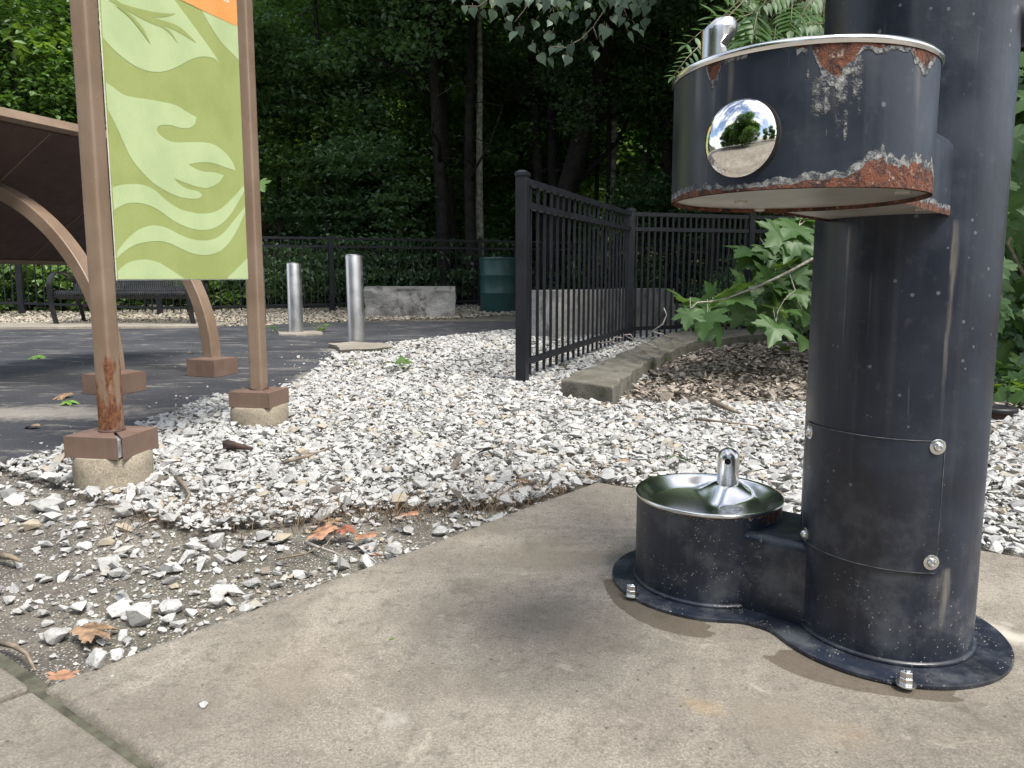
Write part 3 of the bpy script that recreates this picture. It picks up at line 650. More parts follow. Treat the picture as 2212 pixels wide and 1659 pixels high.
V, FQ, at_ = cylfield(*UP, .1365, .6925, .828, 200, 8, lambda A, Zz, V: dict(rust=0*A+.9*(Zz < .7), chip=0*A, streak=0*A))
link('basin_lining', npmesh('basin_lining', V, FQ[:, ::-1], M['fpaint'], at_, smooth=True), basin)
# underside plate recessed a little above the rusted edge
def neck(P, z0, z1, w_, name, rtop, rust=False):
    P = np.array(P); C = np.array(COL); d = C-P; L = np.linalg.norm(d); d /= L; q = np.array([-d[1], d[0]])
    t0 = math.sqrt(.1395**2-w_**2)-.004; t1 = L-math.sqrt(.1365**2-w_**2)+.004
    prof = [(-w_, z0), (-w_, z1-rtop)]+[(-w_+rtop*(1-math.cos(a_)), z1-rtop+rtop*math.sin(a_)) for a_ in np.linspace(.2, math.pi/2, 6)]
    prof = prof+[(-x, z) for x, z in prof[::-1]]
    # subdivide
    pp = []
    for i in range(len(prof)-1):
        m_ = max(1, int(math.hypot(prof[i+1][0]-prof[i][0], prof[i+1][1]-prof[i][1])/.004))
        for k_ in range(m_): f_ = k_/m_; pp.append((prof[i][0]*(1-f_)+prof[i+1][0]*f_, prof[i][1]*(1-f_)+prof[i+1][1]*f_))
    pp.append(prof[-1]); nt_ = 40; V = []; ru = []; ch = []
    for i in range(nt_+1):
        for s_, z in pp:
            ta = math.sqrt(max(.1395**2-s_**2, 1e-6))-.004; tb = L-math.sqrt(max(.1365**2-s_**2, 1e-6))+.004; t = ta+(tb-ta)*i/nt_
            p = P+d*t+q*s_; V.append((*p, z)); nz_ = nz1(p[0], p[1], z, 70)
            ru.append(.5+(.009*(1+.6*nz_)-(z-z0))/.006 if rust else 0); ch.append(.5+(.017*(1+.6*nz_)-(z-z0))/.008 if rust else 0)
    m_ = len(pp); i_, j_ = np.meshgrid(np.arange(nt_), np.arange(m_-1), indexing='ij'); a_ = (i_*m_+j_).ravel()
    me = npmesh(name, np.array(V), np.stack([a_, a_+1, a_+m_+1, a_+m_], 1), M['fpaint'], dict(rust=np.clip(ru, 0, 1.2), chip=np.clip(ch, 0, 1.2), streak=np.zeros(len(V))), smooth=True)
    bm = bmesh.new(); bm.from_mesh(me); bmesh.ops.recalc_face_normals(bm, faces=bm.faces); bm.to_mesh(me); bm.free()
    return link(name, me, ft)
neck(PET, .004, .150, .09, 'bowl_arm', .016)
neck(UP, .694, .806, .085, 'basin_arm', .022, True)
d = np.array(COL)-np.array(UP); Lu = np.linalg.norm(d); d /= Lu; q = np.array([-d[1], d[0]])
op = []
for a_ in np.linspace(math.asin(.083/.136), 2*math.pi-math.asin(.083/.136), 80): op.append(tuple(np.array(UP)+(d*math.cos(a_)+q*math.sin(a_))*.136))
op += [tuple(np.array(UP)+d*(Lu-math.sqrt(.137**2-s_**2))+q*s_) for s_ in np.linspace(-.083, .083, 14)]
up_ = MB().prism(op, .6975, .700).build('underside_plate', M['underside'], ft)
for px, py in ((1600, 435), (1950, 415), (1990, 452), (1640, 452)):
    X_, Y_ = gp(px, py, .697); MB().lathe([(.008, .6974), (.007, .6945), (.0001, .6935)], (X_, Y_, 0), 16, False).build('rivet', M['underside'], up_, smooth=60)
def bowl(P, zr, bub, name):
    na_, nr = 120, 70; V = []; 
    prof = [(.1405, zr-.007), (.1425, zr-.004), (.1425, zr-.0012), (.1405, zr+.0008), (.1375, zr), (.1350, zr-.0008), (.1325, zr-.0026), (.1285, zr-.0062), (.1245, zr-.0102), (.1200, zr-.0146), (.1165, zr-.0180), (.1135, zr-.0205), (.111, zr-.022), (.108, zr-.0228)]
    nr2 = 46; prof += [(.108*(1-i/nr2), zr-.0228-.012*(1-(1-i/nr2)**2)) for i in range(1, nr2)]; prof += [(.0005, zr-.0348)]
    for r_, z_p in prof:
        for k_ in range(na_):
            z = z_p; a_ = 2*math.pi*k_/na_; x, y = P[0]+r_*math.cos(a_), P[1]+r_*math.sin(a_)
            if r_ < .134:
                dx, dy = x-bub[0], y-bub[1]; ang = math.atan2(dy, dx); db = math.hypot(dx, dy)
                h_ = zr-.004-max(0, db-.027)*(.72+.16*math.sin(ang*4+.6)); kk = .0018
                z = z+kk*math.log(1+math.exp(min(30, (h_-z)/kk))) if h_-z > -.02 else z
                z = min(z, zr-.001)
            V.append((x, y, z))
    n_ = na_; FQ = [(i*n_+k_, i*n_+(k_+1) % n_, (i+1)*n_+(k_+1) % n_, (i+1)*n_+k_) for i in range(len(prof)-1) for k_ in range(n_)]
    o = link(name, npmesh(name, np.array(V), np.array(FQ)[:, ::-1], M['satin'], smooth=True), ft); return o
PB = (PET[0]+.062, PET[1]+.078)
pbowl = bowl(PET, .182, PB, 'pet_bowl'); ub = (.256, .935); ubowl = bowl(UP, .834, ub, 'basin_bowl')
dx_, dy_ = gp(1590, 1104, .1425); 
dr = MB().lathe([(.0225, .1460), (.0225, .1515), (.020, .1525), (.013, .1520), (.012, .1540), (.004, .1542), (.0001, .1542)], (dx_-.012, dy_-.012, 0), 32).build('drain', M['steel_brushed'], pbowl, smooth=30)
# pet bubbler with domed top and hole
zb, zt_ = .176, .2535; rb = .0222
prof = [(rb+.002, zb-.004), (rb+.002, zb), (rb, zb+.0015)]+[(rb, z) for z in np.linspace(zb+.003, zt_-rb, 6)]+[(rb*math.cos(a_), zt_-rb+rb*math.sin(a_)) for a_ in np.linspace(.15, math.pi/2-.02, 9)]
bb = MB().lathe(prof, (*PB, 0), 48).build('bubbler', M['spout'], ft, smooth=40)
dv = Vector((-PB[0]-.10, -PB[1], 0)).normalized(); c = Vector((PB[0], PB[1], zt_-rb-.002))+dv*(rb-.0018)
axial([(.0050, .0), (.0056, .0026), (.0064, .0027), (.0064, .0020)], c, dv, 24).build('spout_hole', M['dark_hole'], bb)
axial([(.0001, .0021), (.0056, .0022)], c, dv, 24).build('spout_hole', M['dark_hole'], bb)
# upper bubbler: round column with a notch under a domed hood
rb2 = .021; bx, by = ub; ax_ = Vector((.93, -.36, 0)).normalized(); ay_ = Vector((-ax_.y, ax_.x, 0)); zc0 = .828
lv = [(zc0-.01, rb2, None), (.850, rb2, None), (.8755, rb2, .0205), (.8835, rb2, .0105), (.8885, rb2, .0045), (.8895, rb2, .0045), (.898, rb2, .0120), (.9065, rb2, .0205)]
V = []; ns = 48
for z, r_, cut in lv:
    for k_ in range(ns):
        a_ = 2*math.pi*k_/ns; u_, v_ = r_*math.cos(a_), r_*math.sin(a_)
        if cut is not None and u_ > cut: u_ = cut
        V.append(Vector((bx, by, z))+ax_*u_+ay_*v_)
for sh, ru_, z in ((.0015, .0205, .9095), (.0045, .0170, .9160), (.0060, .0135, .9200), (.0062, .0090, .9222), (.006, .001, .9232)):
    for k_ in range(ns):
        a_ = 2*math.pi*k_/ns; V.append(Vector((bx, by, z))+ax_*(sh+ru_*math.cos(a_))+ay_*ru_*math.sin(a_))
nl = len(lv)+5; fs = [(i*ns+k_, i*ns+(k_+1) % ns, (i+1)*ns+(k_+1) % ns, (i+1)*ns+k_) for i in range(nl-1) for k_ in range(ns)]
MB().add(V, fs).build('bubbler', M['spout'], ft, smooth=16)
# push button
def button(P, r, az, z, rad):
    d = Vector((math.cos(R(az)), math.sin(R(az)), 0)); c = Vector((*P, z))+d*(r-.006)
    Rs = rad*1.12; a_m = math.asin(rad/Rs)
    prof = [(rad*.93, 0), (rad*.96, .006), (rad, .008)]+[(Rs*math.sin(t)*1.0, .008+(Rs*math.cos(t)-Rs*math.cos(a_m))*.52) for t in np.linspace(a_m*.97, .01, 22)]
    return axial(prof, c, d, 72)
pb_ = button(UP, .1395, -133.6, .7455, .0385).build('push_button', M['chrome'], ft, smooth=50)
axial([(.0405, -.004), (.0405, .0045), (.037, .0050), (.0001, .0050)], Vector((*UP, .7455))+Vector((math.cos(R(-133.6)), math.sin(R(-133.6)), 0))*.1335, Vector((math.cos(R(-133.6)), math.sin(R(-133.6)), 0)), 64).build('button_collar', M['dark_hole'], pb_, smooth=35)
# raised ring of cast lettering on the button
import_txt = "TON"
dB = Vector((math.cos(R(-133.6)), math.sin(R(-133.6)), 0)); sB = Vector((-dB.y, dB.x, 0))
for i, chx in enumerate(import_txt):
    cu = bpy.data.curves.new('t', 'FONT'); cu.body = chx; cu.size = .0072; cu.extrude = .0003; cu.align_x = 'CENTER'
    to = bpy.data.objects.new('t', cu); scn.collection.objects.link(to); dg = bpy.context.evaluated_depsgraph_get()
    me = bpy.data.meshes.new_from_object(to.evaluated_get(dg)); bpy.data.objects.remove(to)
    th = R(14-i*14); rr = .021; me.materials.append(M['steel'])
    o = link('letter', me, pb_); 
    Xl = Vector((0, 0, -1))*math.cos(th)-sB*math.sin(th)*1; 
    outd = (sB*math.cos(th)+Vector((0, 0, 1))*math.sin(th)).normalized(); along = (Vector((0, 0, -1))*math.cos(th)+sB*math.sin(th)).normalized()
    pos_ = Vector((*UP, .7455))+dB*(.1395+.0120)+outd*rr
    nrm = along.cross(-outd).normalized()
    if nrm.dot(dB) < 0: along = -along; nrm = -nrm
    yv = nrm.cross(along).normalized(); mt = Matrix((along, yv, nrm)).transposed().to_4x4(); mt.translation = pos_; o.matrix_world = mt
# right-hand push button housing on the column's far side
azr = -27.; dR = Vector((math.cos(R(azr)), math.sin(R(azr)), 0)); c = Vector((*COL, .985))+dR*.128
kn = axial([(.036, 0), (.036, .016), (.031, .021), (.0001, .021)], c, dR, 48).build('side_button_housing', M['cap'], ft, smooth=35)
axial([(.030, .021), (.031, .026), (.026, .034), (.012, .040), (.0001, .041)], c, dR, 48).build('side_button', M['chrome'], kn, smooth=60)

# ================================================================== GREEN SIGN
sg = empty('panel_sign', (-1.125, 2.57, 0), label='tall green wave-patterned sign panel between two brown posts on boxed footings', cat='sign')
inv = Matrix.Translation(-sg.location)
def brick(name, mb, m, par, **k):
    b = mb.build(name, m, par, **k); b.matrix_parent_inverse = Matrix.Translation(-Vector(sg.location)) if par is sg else Matrix(); return b
PL, PR = Vector((-1.199, 2.125, 0)), Vector((-1.066, 3.01, 0))
al = math.atan2(PR.y-PL.y, PR.x-PL.x); rzp = al+R(-2)
def post(P, s_, h, zbase, rustz):
    # square tube with rounded edges and a mapped rust field
    nzp = 120; pts = []; rr = s_/2; cr = .007
    for cx_, cy_, a0 in ((rr-cr, rr-cr, 0), (-rr+cr, rr-cr, 90), (-rr+cr, -rr+cr, 180), (rr-cr, -rr+cr, 270)):
        for t in (0, 30, 60, 90): pts.append((cx_+cr*math.cos(R(a0+t)), cy_+cr*math.sin(R(a0+t))))
        nx_, ny_ = None, None
    full = []
    for i in range(len(pts)):
        x1_, y1_ = pts[i]; x2_, y2_ = pts[(i+1) % len(pts)]; m_ = max(1, int(math.hypot(x2_-x1_, y2_-y1_)/.008))
        for k_ in range(m_): full.append((x1_+(x2_-x1_)*k_/m_, y1_+(y2_-y1_)*k_/m_))
    n_ = len(full); V = []; ru = []; c_, s__ = math.cos(rzp), math.sin(rzp)
    for z in np.linspace(zbase, h, nzp):
        for x, y in full:
            X_, Y_ = P.x+x*c_-y*s__, P.y+x*s__+y*c_; V.append((X_, Y_, z)); ru.append(np.clip(.5+(rustz-z)/.2, 0, .535))
    i_, j_ = np.meshgrid(np.arange(nzp-1), np.arange(n_), indexing='ij'); a_ = (i_*n_+j_).ravel(); b_ = (i_*n_+(j_+1) % n_).ravel()
    me = npmesh('post', np.array(V), np.stack([a_, b_, b_+n_, a_+n_], 1), M['brown'], dict(rust=np.array(ru)), smooth=True); me.set_sharp_from_angle(angle=R(60))
    o = link('post', me, sg); o.matrix_parent_inverse = Matrix.Translation(-Vector(sg.location))
    return o
for P, r_, ph, s_, rz_ in ((PL, .106, .086, .052, .36), (PR, .115, .075, .056, .15)):
    ps = post(P, s_, 2.25, ph+.07, rz_)
    pier = MB().lathe([(r_*.99, -.06), (r_, 0), (r_*1.01, ph*.55), (r_*.985, ph-.006), (r_*.95, ph)], (P.x, P.y, 0), 56)
    pier.v = [(x+mnoise.noise((x*20, y*20, z*20))*.004, y+mnoise.noise((x*20, z*20, y*20))*.004, z+mnoise.noise((x*9, y*9, 3))*.006) for x, y, z in pier.v]
    pr_ = brick('concrete_pier', pier, M['old_concrete'], sg, smooth=40)
    sb = .176; hb = .062; z0 = ph+.001; ca, sa = math.cos(rzp), math.sin(rzp)
    # sheet metal cover in two halves with an open corner seam
    for sgn, gap in ((1, .0), (-1, .013 if P is PL else .004)):
        def W_(x, y, z): return (P.x+x*ca-y*sa, P.y+x*sa+y*ca, z)
        h = sb/2; t = .0025
        if sgn > 0: foot = [(-h, -h), (h, -h), (h, h), (-h, h)]
        if sgn > 0:
            # shell part one: faces -x, +y and half lid
            c1 = MB().add([W_(*q, z) for z in (z0, z0+hb) for q in ((-h, -h+.0), (-h, h), (h, h))]+[W_(0, 0, z0+hb+.004)], [(0, 1, 4, 3), (1, 2, 5, 4), (3, 4, 6), (4, 5, 6)])
            b1 = brick('footing_cover', c1, M['brown_box'], sg)
        else:
            c2 = MB().add([W_(*q, z) for z in (z0-.004, z0+hb-.0015) for q in ((h, h-.001), (h, -h), (-h+gap, -h-gap*.6))]+[W_(gap*.6, 0, z0+hb+.0045)], [(0, 1, 4, 3), (1, 2, 5, 4), (3, 4, 6), (4, 5, 6)])
            b1 = brick('footing_cover', c2, M['brown_box'], sg)
        so = b1.modifiers.new('thick', 'SOLIDIFY'); so.thickness = .0025; so.offset = -1
    brick('inner_bracket', MB().box((P.x, P.y, z0+hb/2-.003), (sb*.94, sb*.94, hb*.8), rzp), M['gal'], sg)
    brick('sealant', MB().tube([Vector((P.x, P.y, z0+hb+.004+.001*math.sin(5*a_)))+Vector((math.cos(a_), math.sin(a_), 0))*(s_*.62) for a_ in np.linspace(0, 2*math.pi, 24)], .0055, 6), M['brown_dark'], sg, smooth=180)
# panel
u = (PR-PL).normalized(); nrm = Vector((u.y, -u.x, 0))      # faces camera side (+x)
O = PL+nrm*.029
def onp(x, y, off=0.):
    d = Vector(ray(x, y)); o = Vector((0, 0, HC)); t = (O+nrm*off-o).dot(nrm)/d.dot(nrm); return o+d*t
def uv(x, y): p = onp(x, y)-O; return (p.dot(u), p.z)
ul = uv(255, 606)[0]; ur = uv(536, 600)[0]; zb_ = (uv(255, 607)[1]+uv(536, 600)[1])/2; ztp = 1.78
def pshape(mb, pts, t0, t1):     # pts in (u,z)
    n_ = len(pts); vs = [O+u*a_+Vector((0, 0, b_))+nrm*t for t in (t0, t1) for a_, b_ in pts]
    vs = [(Vector((v_.x, v_.y, v_.z)) if True else v_) for v_ in vs]
    mb.add(vs, [tuple(range(n_))[::-1], tuple(range(n_, 2*n_))]+[(i, (i+1) % n_, (i+1) % n_+n_, i+n_) for i in range(n_)]); return mb
pan = brick('sign_panel', pshape(MB(), [(ul, zb_), (ur, zb_), (ur, ztp), (ul, ztp)], -.003, 0), M['pg_dark'], sg)
brick('panel_edge', pshape(MB(), [(ul-.0012, zb_-.003), (ur+.0012, zb_-.003), (ur+.0012, ztp+.003), (ul-.0012, ztp+.003)], -.0055, -.0032), M['white'], sg)
def catmull(pts, n_=8, closed=False):
    out = []; L = len(pts)
    for i in range(L-1):
        p0, p1, p2, p3 = pts[max(i-1, 0)], pts[i], pts[i+1], pts[min(i+2, L-1)]
        for k_ in range(n_):
            t = k_/n_
            out.append(tuple(.5*((2*p1[j])+(-p0[j]+p2[j])*t+(2*p0[j]-5*p1[j]+4*p2[j]-p3[j])*t*t+(-p0[j]+3*p1[j]-3*p2[j]+p3[j])*t**3) for j in (0, 1)))
    out.append(pts[-1]); return out
def zpx(p): return (p[0]*.4822/1.1573, p[1]*.4822/1.1573)     # tracing scale of the panel outlines
def art(*segs, off=.0006, m='pg_light', name='painted_shape', par=None):
    pts = []
    for sm, s_ in segs: pts += (catmull(s_, 7) if sm else s_)
    q = [uv(*zpx(p)) for p in pts]; q = [(min(max(a_, ul+.0005), ur-.0005), min(max(b_, zb_+.0005), ztp-.001)) for a_, b_ in q]
    vs = [O+u*a_+Vector((0, 0, b_))+nrm*off for a_, b_ in q]
    bm = bmesh.new(); vv = [bm.verts.new(v_) for v_ in vs]
    bmesh.ops.remove_doubles(bm, verts=bm.verts, dist=1e-5)
    vv = [v_ for v_ in vv if v_.is_valid]; f_ = bm.faces.new(vv); f_.normal_update()
    if f_.normal.dot(nrm) < 0: f_.normal_flip()
    bmesh.ops.triangulate(bm, faces=bm.faces, ngon_method='BEAUTY'); me = bpy.data.meshes.new(name); bm.to_mesh(me); bm.free(); me.materials.append(M[m])
    o = link(name, me, pan); return o
# leaf shape
art((0, [(505, -400), (905, -400), (905, 0)]), (1, [(905, 0), (1000, 130), (1080, 240), (1142, 328)]), (1, [(1142, 328), (1100, 300), (1040, 294), (980, 312), (920, 345), (860, 368), (800, 373), (740, 360), (680, 330), (600, 268), (516, 178)]), (0, [(505, 0)]))
art((1, [(1048, 60), (1100, 150), (1160, 235), (1240, 312)]), (0, [(1240, 136), (1225, 134)]), (0, [(1048, 56)]))
# veins
art((1, [(560, 0), (640, 45), (720, 90), (800, 128), (830, 138), (880, 175), (920, 226)]), (1, [(918, 222), (890, 172), (850, 135)]), (1, [(850, 133), (930, 170), (1015, 222)]), (1, [(1013, 216), (930, 140), (850, 108), (795, 92)]), (1, [(795, 90), (860, 86), (908, 72)]), (1, [(906, 70), (840, 68), (740, 50), (640, 22), (600, 0)]), off=.0012, m='pg_dark', name='painted_vein')
art((1, [(615, 30), (680, 80), (740, 150), (780, 234)]), (1, [(778, 230), (720, 150), (665, 85), (600, 32)]), off=.0018, m='pg_dark', name='painted_vein')
# bird / hand-like leaf
art((1, [(533, 415), (590, 455), (640, 490), (700, 505), (770, 515), (850, 530), (910, 545), (960, 575), (1018, 608)]), (1, [(1018, 608), (1008, 645), (975, 665), (930, 662), (880, 648), (830, 650), (812, 668), (825, 695), (860, 722), (905, 737), (980, 737), (1060, 738), (1120, 755), (1170, 795), (1205, 840), (1222, 884)]),
    (1, [(1220, 884), (1170, 868), (1100, 845), (1040, 842), (975, 852)]), (1, [(977, 854), (1020, 878), (1060, 890), (1110, 893), (1160, 908)]), (1, [(1160, 910), (1130, 950), (1075, 974), (1020, 968), (960, 948), (902, 925)]),
    (1, [(903, 928), (930, 955), (970, 978), (1020, 990), (1045, 1010), (1030, 1028), (980, 1030), (920, 1018), (850, 985), (790, 945), (730, 885), (680, 820), (640, 740), (600, 650), (545, 545)]))
# waves
art((1, [(575, 975), (620, 960), (680, 954), (740, 958), (800, 985), (870, 1045), (930, 1082), (990, 1100), (1050, 1107), (1110, 1098), (1160, 1070), (1215, 1015), (1262, 962)]), (1, [(1266, 990), (1225, 1065), (1180, 1130), (1130, 1172), (1080, 1190), (1030, 1192), (970, 1178), (900, 1145), (830, 1095), (780, 1068), (720, 1052), (670, 1053), (630, 1066), (581, 1095)]))
art((1, [(602, 1310), (640, 1260), (690, 1210), (740, 1180), (800, 1168), (860, 1180), (930, 1215), (990, 1238), (1050, 1247), (1110, 1238), (1160, 1205), (1210, 1145), (1268, 1072)]), (1, [(1270, 1100), (1230, 1190), (1190, 1255), (1150, 1295), (1110, 1315), (1060, 1323), (1000, 1315), (940, 1290), (880, 1262), (820, 1250), (760, 1255), (700, 1270), (650, 1300), (605, 1340)]))
art((1, [(608, 1408), (650, 1370), (700, 1350), (760, 1346), (820, 1360), (880, 1395), (955, 1444)]), (0, [(955, 1475), (612, 1475)]))
art((0, [(1180, 1438), (1230, 1390), (1284, 1338), (1300, 1338), (1290, 1460), (1180, 1460)]))
art((0, [(940, 0), (1045, 52), (1225, 135), (1260, 135), (1260, -400), (700, -400), (700, -120)]), off=.0012, m='pg_orange', name='painted_band')
# feet of one white letter
def lz(x, y): return ((420+x*.1085)/.4822, (y*.1085)/.4822)
art((0, [lz(1250, -60), lz(1268, 10), lz(1385, 62), lz(1402, 74), lz(1385, 20), lz(1375, -100), lz(1350, -100), lz(1358, 30), lz(1290, 0), lz(1300, -60)]), off=.0018, m='white', name='letter')

# ================================================================== TILTED DISPLAY BOARD
db = empty('display_board', (-2.0, 4.2, 0), label='tilted brown metal map board on two curved legs, seen from underneath', cat='display board')
dinv = Matrix.Translation(-Vector(db.location))
def dbuild(mb, name, m, par=None, **k):
    o = mb.build(name, m, par or db, **k); o.matrix_parent_inverse = dinv if par is None else Matrix(); return o
LA, LB = Vector((-2.144, 3.86, 0)), Vector((-1.905, 4.56, 0)); uu = Vector((.32, .946, 0)).normalized(); ww = Vector((-.946, .32, 0)).normalized()
for P in (LA, LB):
    pts = []
    for th in np.linspace(0, R(75), 26): pts.append(P+ww*(1.2*(1-math.cos(th)))+Vector((0, 0, .1+1.065*math.sin(th))))
    vs = []; fs = []
    for i, p in enumerate(pts):
        t = (pts[min(i+1, 25)]-pts[max(i-1, 0)]).normalized(); n_ = uu.cross(t).normalized()
        for a_, b_ in ((-1, -1), (1, -1), (1, 1), (-1, 1)): vs.append(p+uu*a_*.042+n_*b_*.036)
    for i in range(25):
        for k_ in range(4): a_ = i*4+k_; b_ = i*4+(k_+1) % 4; fs.append((a_, b_, b_+4, a_+4))
    fs += [(0, 1, 2, 3), (100, 101, 102, 103)]
    mb = MB().add([P+Vector((0, 0, 0)) + (Vector(v_)-P) for v_ in vs], fs)
    dbuild(mb, 'curved_leg', M['brown'], bevel=.005, smooth=40)
    rzb = math.atan2(uu.y, uu.x)
    dbuild(MB().box((P.x, P.y, .045), (.215, .215, .105), rzb), 'footing_cover', M['brown_box'], bevel=.002)
    dbuild(MB().add([(P.x+r_*math.cos(rzb+R(45+90*k_)), P.y+r_*math.sin(rzb+R(45+90*k_)), z) for r_, z in ((.152, .0985), (.05, .108)) for k_ in range(4)], [(0, 1, 5, 4), (1, 2, 6, 5), (2, 3, 7, 6), (3, 0, 4, 7), (4, 5, 6, 7)]), 'cover_lid', M['brown_box'])
def bp(s_, t, z): return LA+ww*s_+uu*t+Vector((0, 0, z))
def zpl(s_): return 1.108+.587*(.815-s_)
t0, t1 = -.62, 1.33; s0, s1 = .30, 1.50; nb = (Vector((0, 0, 1))*1+ww*.587).normalized()
def slab4(s_a, s_b, t_a, t_b, o0, o1):
    c_ = [bp(s_a, t_a, zpl(s_a)), bp(s_b, t_a, zpl(s_b)), bp(s_b, t_b, zpl(s_b)), bp(s_a, t_b, zpl(s_a))]
    return [p+nb*o0 for p in c_]+[p+nb*o1 for p in c_]
BF = [(0, 1, 2, 3), (7, 6, 5, 4), (0, 4, 5, 1), (1, 5, 6, 2), (2, 6, 7, 3), (3, 7, 4, 0)]
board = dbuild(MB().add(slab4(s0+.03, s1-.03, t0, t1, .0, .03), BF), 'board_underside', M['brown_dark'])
for (a_, b_) in ((s0, s0+.03), (s1-.03, s1)): dbuild(MB().add(slab4(a_, b_, t0, t1, -.012, .045), BF), 'frame_edge', M['brown'], bevel=.002)
for t in (.02, .7): o = MB().add(slab4(s0+.05, s1-.05, t-.003, t+.003, -.002, .0005), BF).build('seam', M['brown'], board)
MB().add(slab4(s0+.05, s0+.056, t0, t1, -.002, .0005), BF).build('seam', M['brown_dark'], board)
dbuild(MB().add(slab4(s0+.04, s1-.04, t0+.02, t1-.02, .031, .034), BF), 'map_panel', M['white'])

# ================================================================== FENCES
def fence(name, posts, label, pw=.064, npk=20, ps=.0155, rail_z=(.0, .83, .97), pset=None):
    root = empty(name, (posts[0][0], posts[0][1], 0), label=label, cat='fence'); off = Vector(root.location)
    def B(mb, nm, par=None, **k):
        mb.v = [tuple(Vector(v_)-off) for v_ in mb.v]; return mb.build(nm, M['fence'], par or root, **k)
    for i, (x, y, z0, z1) in enumerate(posts):
        x2, y2 = posts[min(i+1, len(posts)-1)][:2] if i < len(posts)-1 else posts[i-1][:2]; rz = math.atan2(y2-y, x2-x)
        po = B(MB().box((x, y, (z0+z1-.03)/2-.03), (pw, pw, z1-.03-z0+.06), rz), 'fence_post', bevel=.003)
        cap = MB().box((x, y, z1-.02), (pw+.008, pw+.008, .02), rz); cap.box((x, y, z1-.0035), (pw+.002, pw+.002, .013), rz, .45)
        B(cap, 'post_cap', po)
    for i in range(len(posts)-1):
        a_, b_ = posts[i], posts[i+1]; L = math.hypot(b_[0]-a_[0], b_[1]-a_[1]); n_ = npk if isinstance(npk, int) else npk[i]
        A_ = Vector((a_[0], a_[1], 0)); B_ = Vector((b_[0], b_[1], 0)); d = (B_-A_).normalized()
        def zz(t, f): 
            lo = a_[2]*(1-t)+b_[2]*t; hi = a_[3]*(1-t)+b_[3]*t; return lo+(hi-lo)*f
        for f in rail_z:
            p = A_+d*pw*.4+Vector((0, 0, zz(pw*.4/L, f))); q_ = B_-d*pw*.4+Vector((0, 0, zz(1-pw*.4/L, f)))
            B(MB().bar(p, q_, .033, .036), 'rail')
        rz = math.atan2(d.y, d.x); pm = MB()
        for k_ in range(n_):
            t = (k_+1)/(n_+1); c_ = A_.lerp(B_, t); zb = zz(t, pset if pset else .035); zt = zz(t, rail_z[-1])-.015; pm.box((c_.x, c_.y, (zb+zt)/2), (ps, ps, zt-zb), rz)
        B(pm, 'pickets')
    return root
def gz(px, py, Y): p = at(px, py, Y); return (p.x, Y, p.z)
f1b = gz(1130, 826, 4.2); f1t = gz(1122, 369, 4.2)
P1 = (f1b[0]-.005, 4.2, -.01, f1t[2]); P2 = (gz(1358, 700, 6.85)[0], 6.85, .0, gz(1360, 449, 6.85)[2])
P3 = (gz(1618, 600, 7.5)[0], 7.5, .0, gz(1618, 457, 7.5)[2]); P4 = (gz(2010, 600, 8.1)[0], 8.1, .0, P3[3]+.01); P5 = (7.4, 8.6, .0, P3[3])
fence('metal_fence', [P1, P2, P3, P4, P5], 'black metal picket fence angling away behind the curved concrete curb', npk=[21, 20, 20, 28], rail_z=(.10, .845, .955), pset=.03)
Yb = [(-9.9, 9.6), None]
fb = []
for px, py0, py1, Y in ((-330, 664, 476, 10.0), (47, 668, 490, 10.8), (346, 679, 499, 11.2), (565, 673, 506, 11.5), (718, 669, 508, 11.9), (1037, 661, 515, 13.1), (1330, 655, 520, 14.0), (1700, 655, 520, 14.4)):
    b_ = gz(px, py0, Y); t_ = gz(px, py1, Y); fb.append((b_[0], Y, b_[2], t_[2]))
fence('metal_fence', fb, 'long black metal fence in the background behind the bench and the barrel', pw=.075, npk=[20, 17, 14, 9, 22, 24, 26], rail_z=(.075, .85, .96), pset=.02)

# ================================================================== CURB
cl = [(.256, 3.735), (.48, 4.30), (.706, 4.887), (.98, 5.6), (1.276, 6.322), (1.6, 7.1), (1.98, 7.72), (2.7, 8.35), (3.6, 8.8)]
cr_ = [(.495, 3.487), (.64, 3.93), (.784, 4.351), (.94, 4.72), (1.08, 5.042), (1.33, 5.6), (1.60, 6.081), (2.1, 6.60), (3.4, 7.6)]
cl2 = catmull(cl, 12); cr2 = catmull(cr_, 12); n_ = len(cl2); mb = MB(); vs = []; fs = []
for i, (a_, b_) in enumerate(zip(cl2, cr2)):
    zt = .078+.0035*math.sin(i*1.3)+.009*(((i//5) % 2))
    if i == 0: zt = .076
    for (x, y), z in ((a_, -.06), (a_, zt), ((a_[0]*.5+b_[0]*.5, a_[1]*.5+b_[1]*.5), zt+.003), (b_, zt-.002), (b_, -.06)): vs.append((x+mnoise.noise((x*4, y*4, z))*.008, y, z))
for i in range(n_-1):
    for k_ in range(4): a_ = i*5+k_; fs.append((a_, a_+1, a_+6, a_+5))
fs += [(0, 1, 2, 3, 4), tuple((n_-1)*5+k_ for k_ in (4, 3, 2, 1, 0))]
mb.add(vs, fs).build('curved_curb', M['curb'], bevel=.008, label='curved mossy concrete curb running beside the black fence', cat='curb')

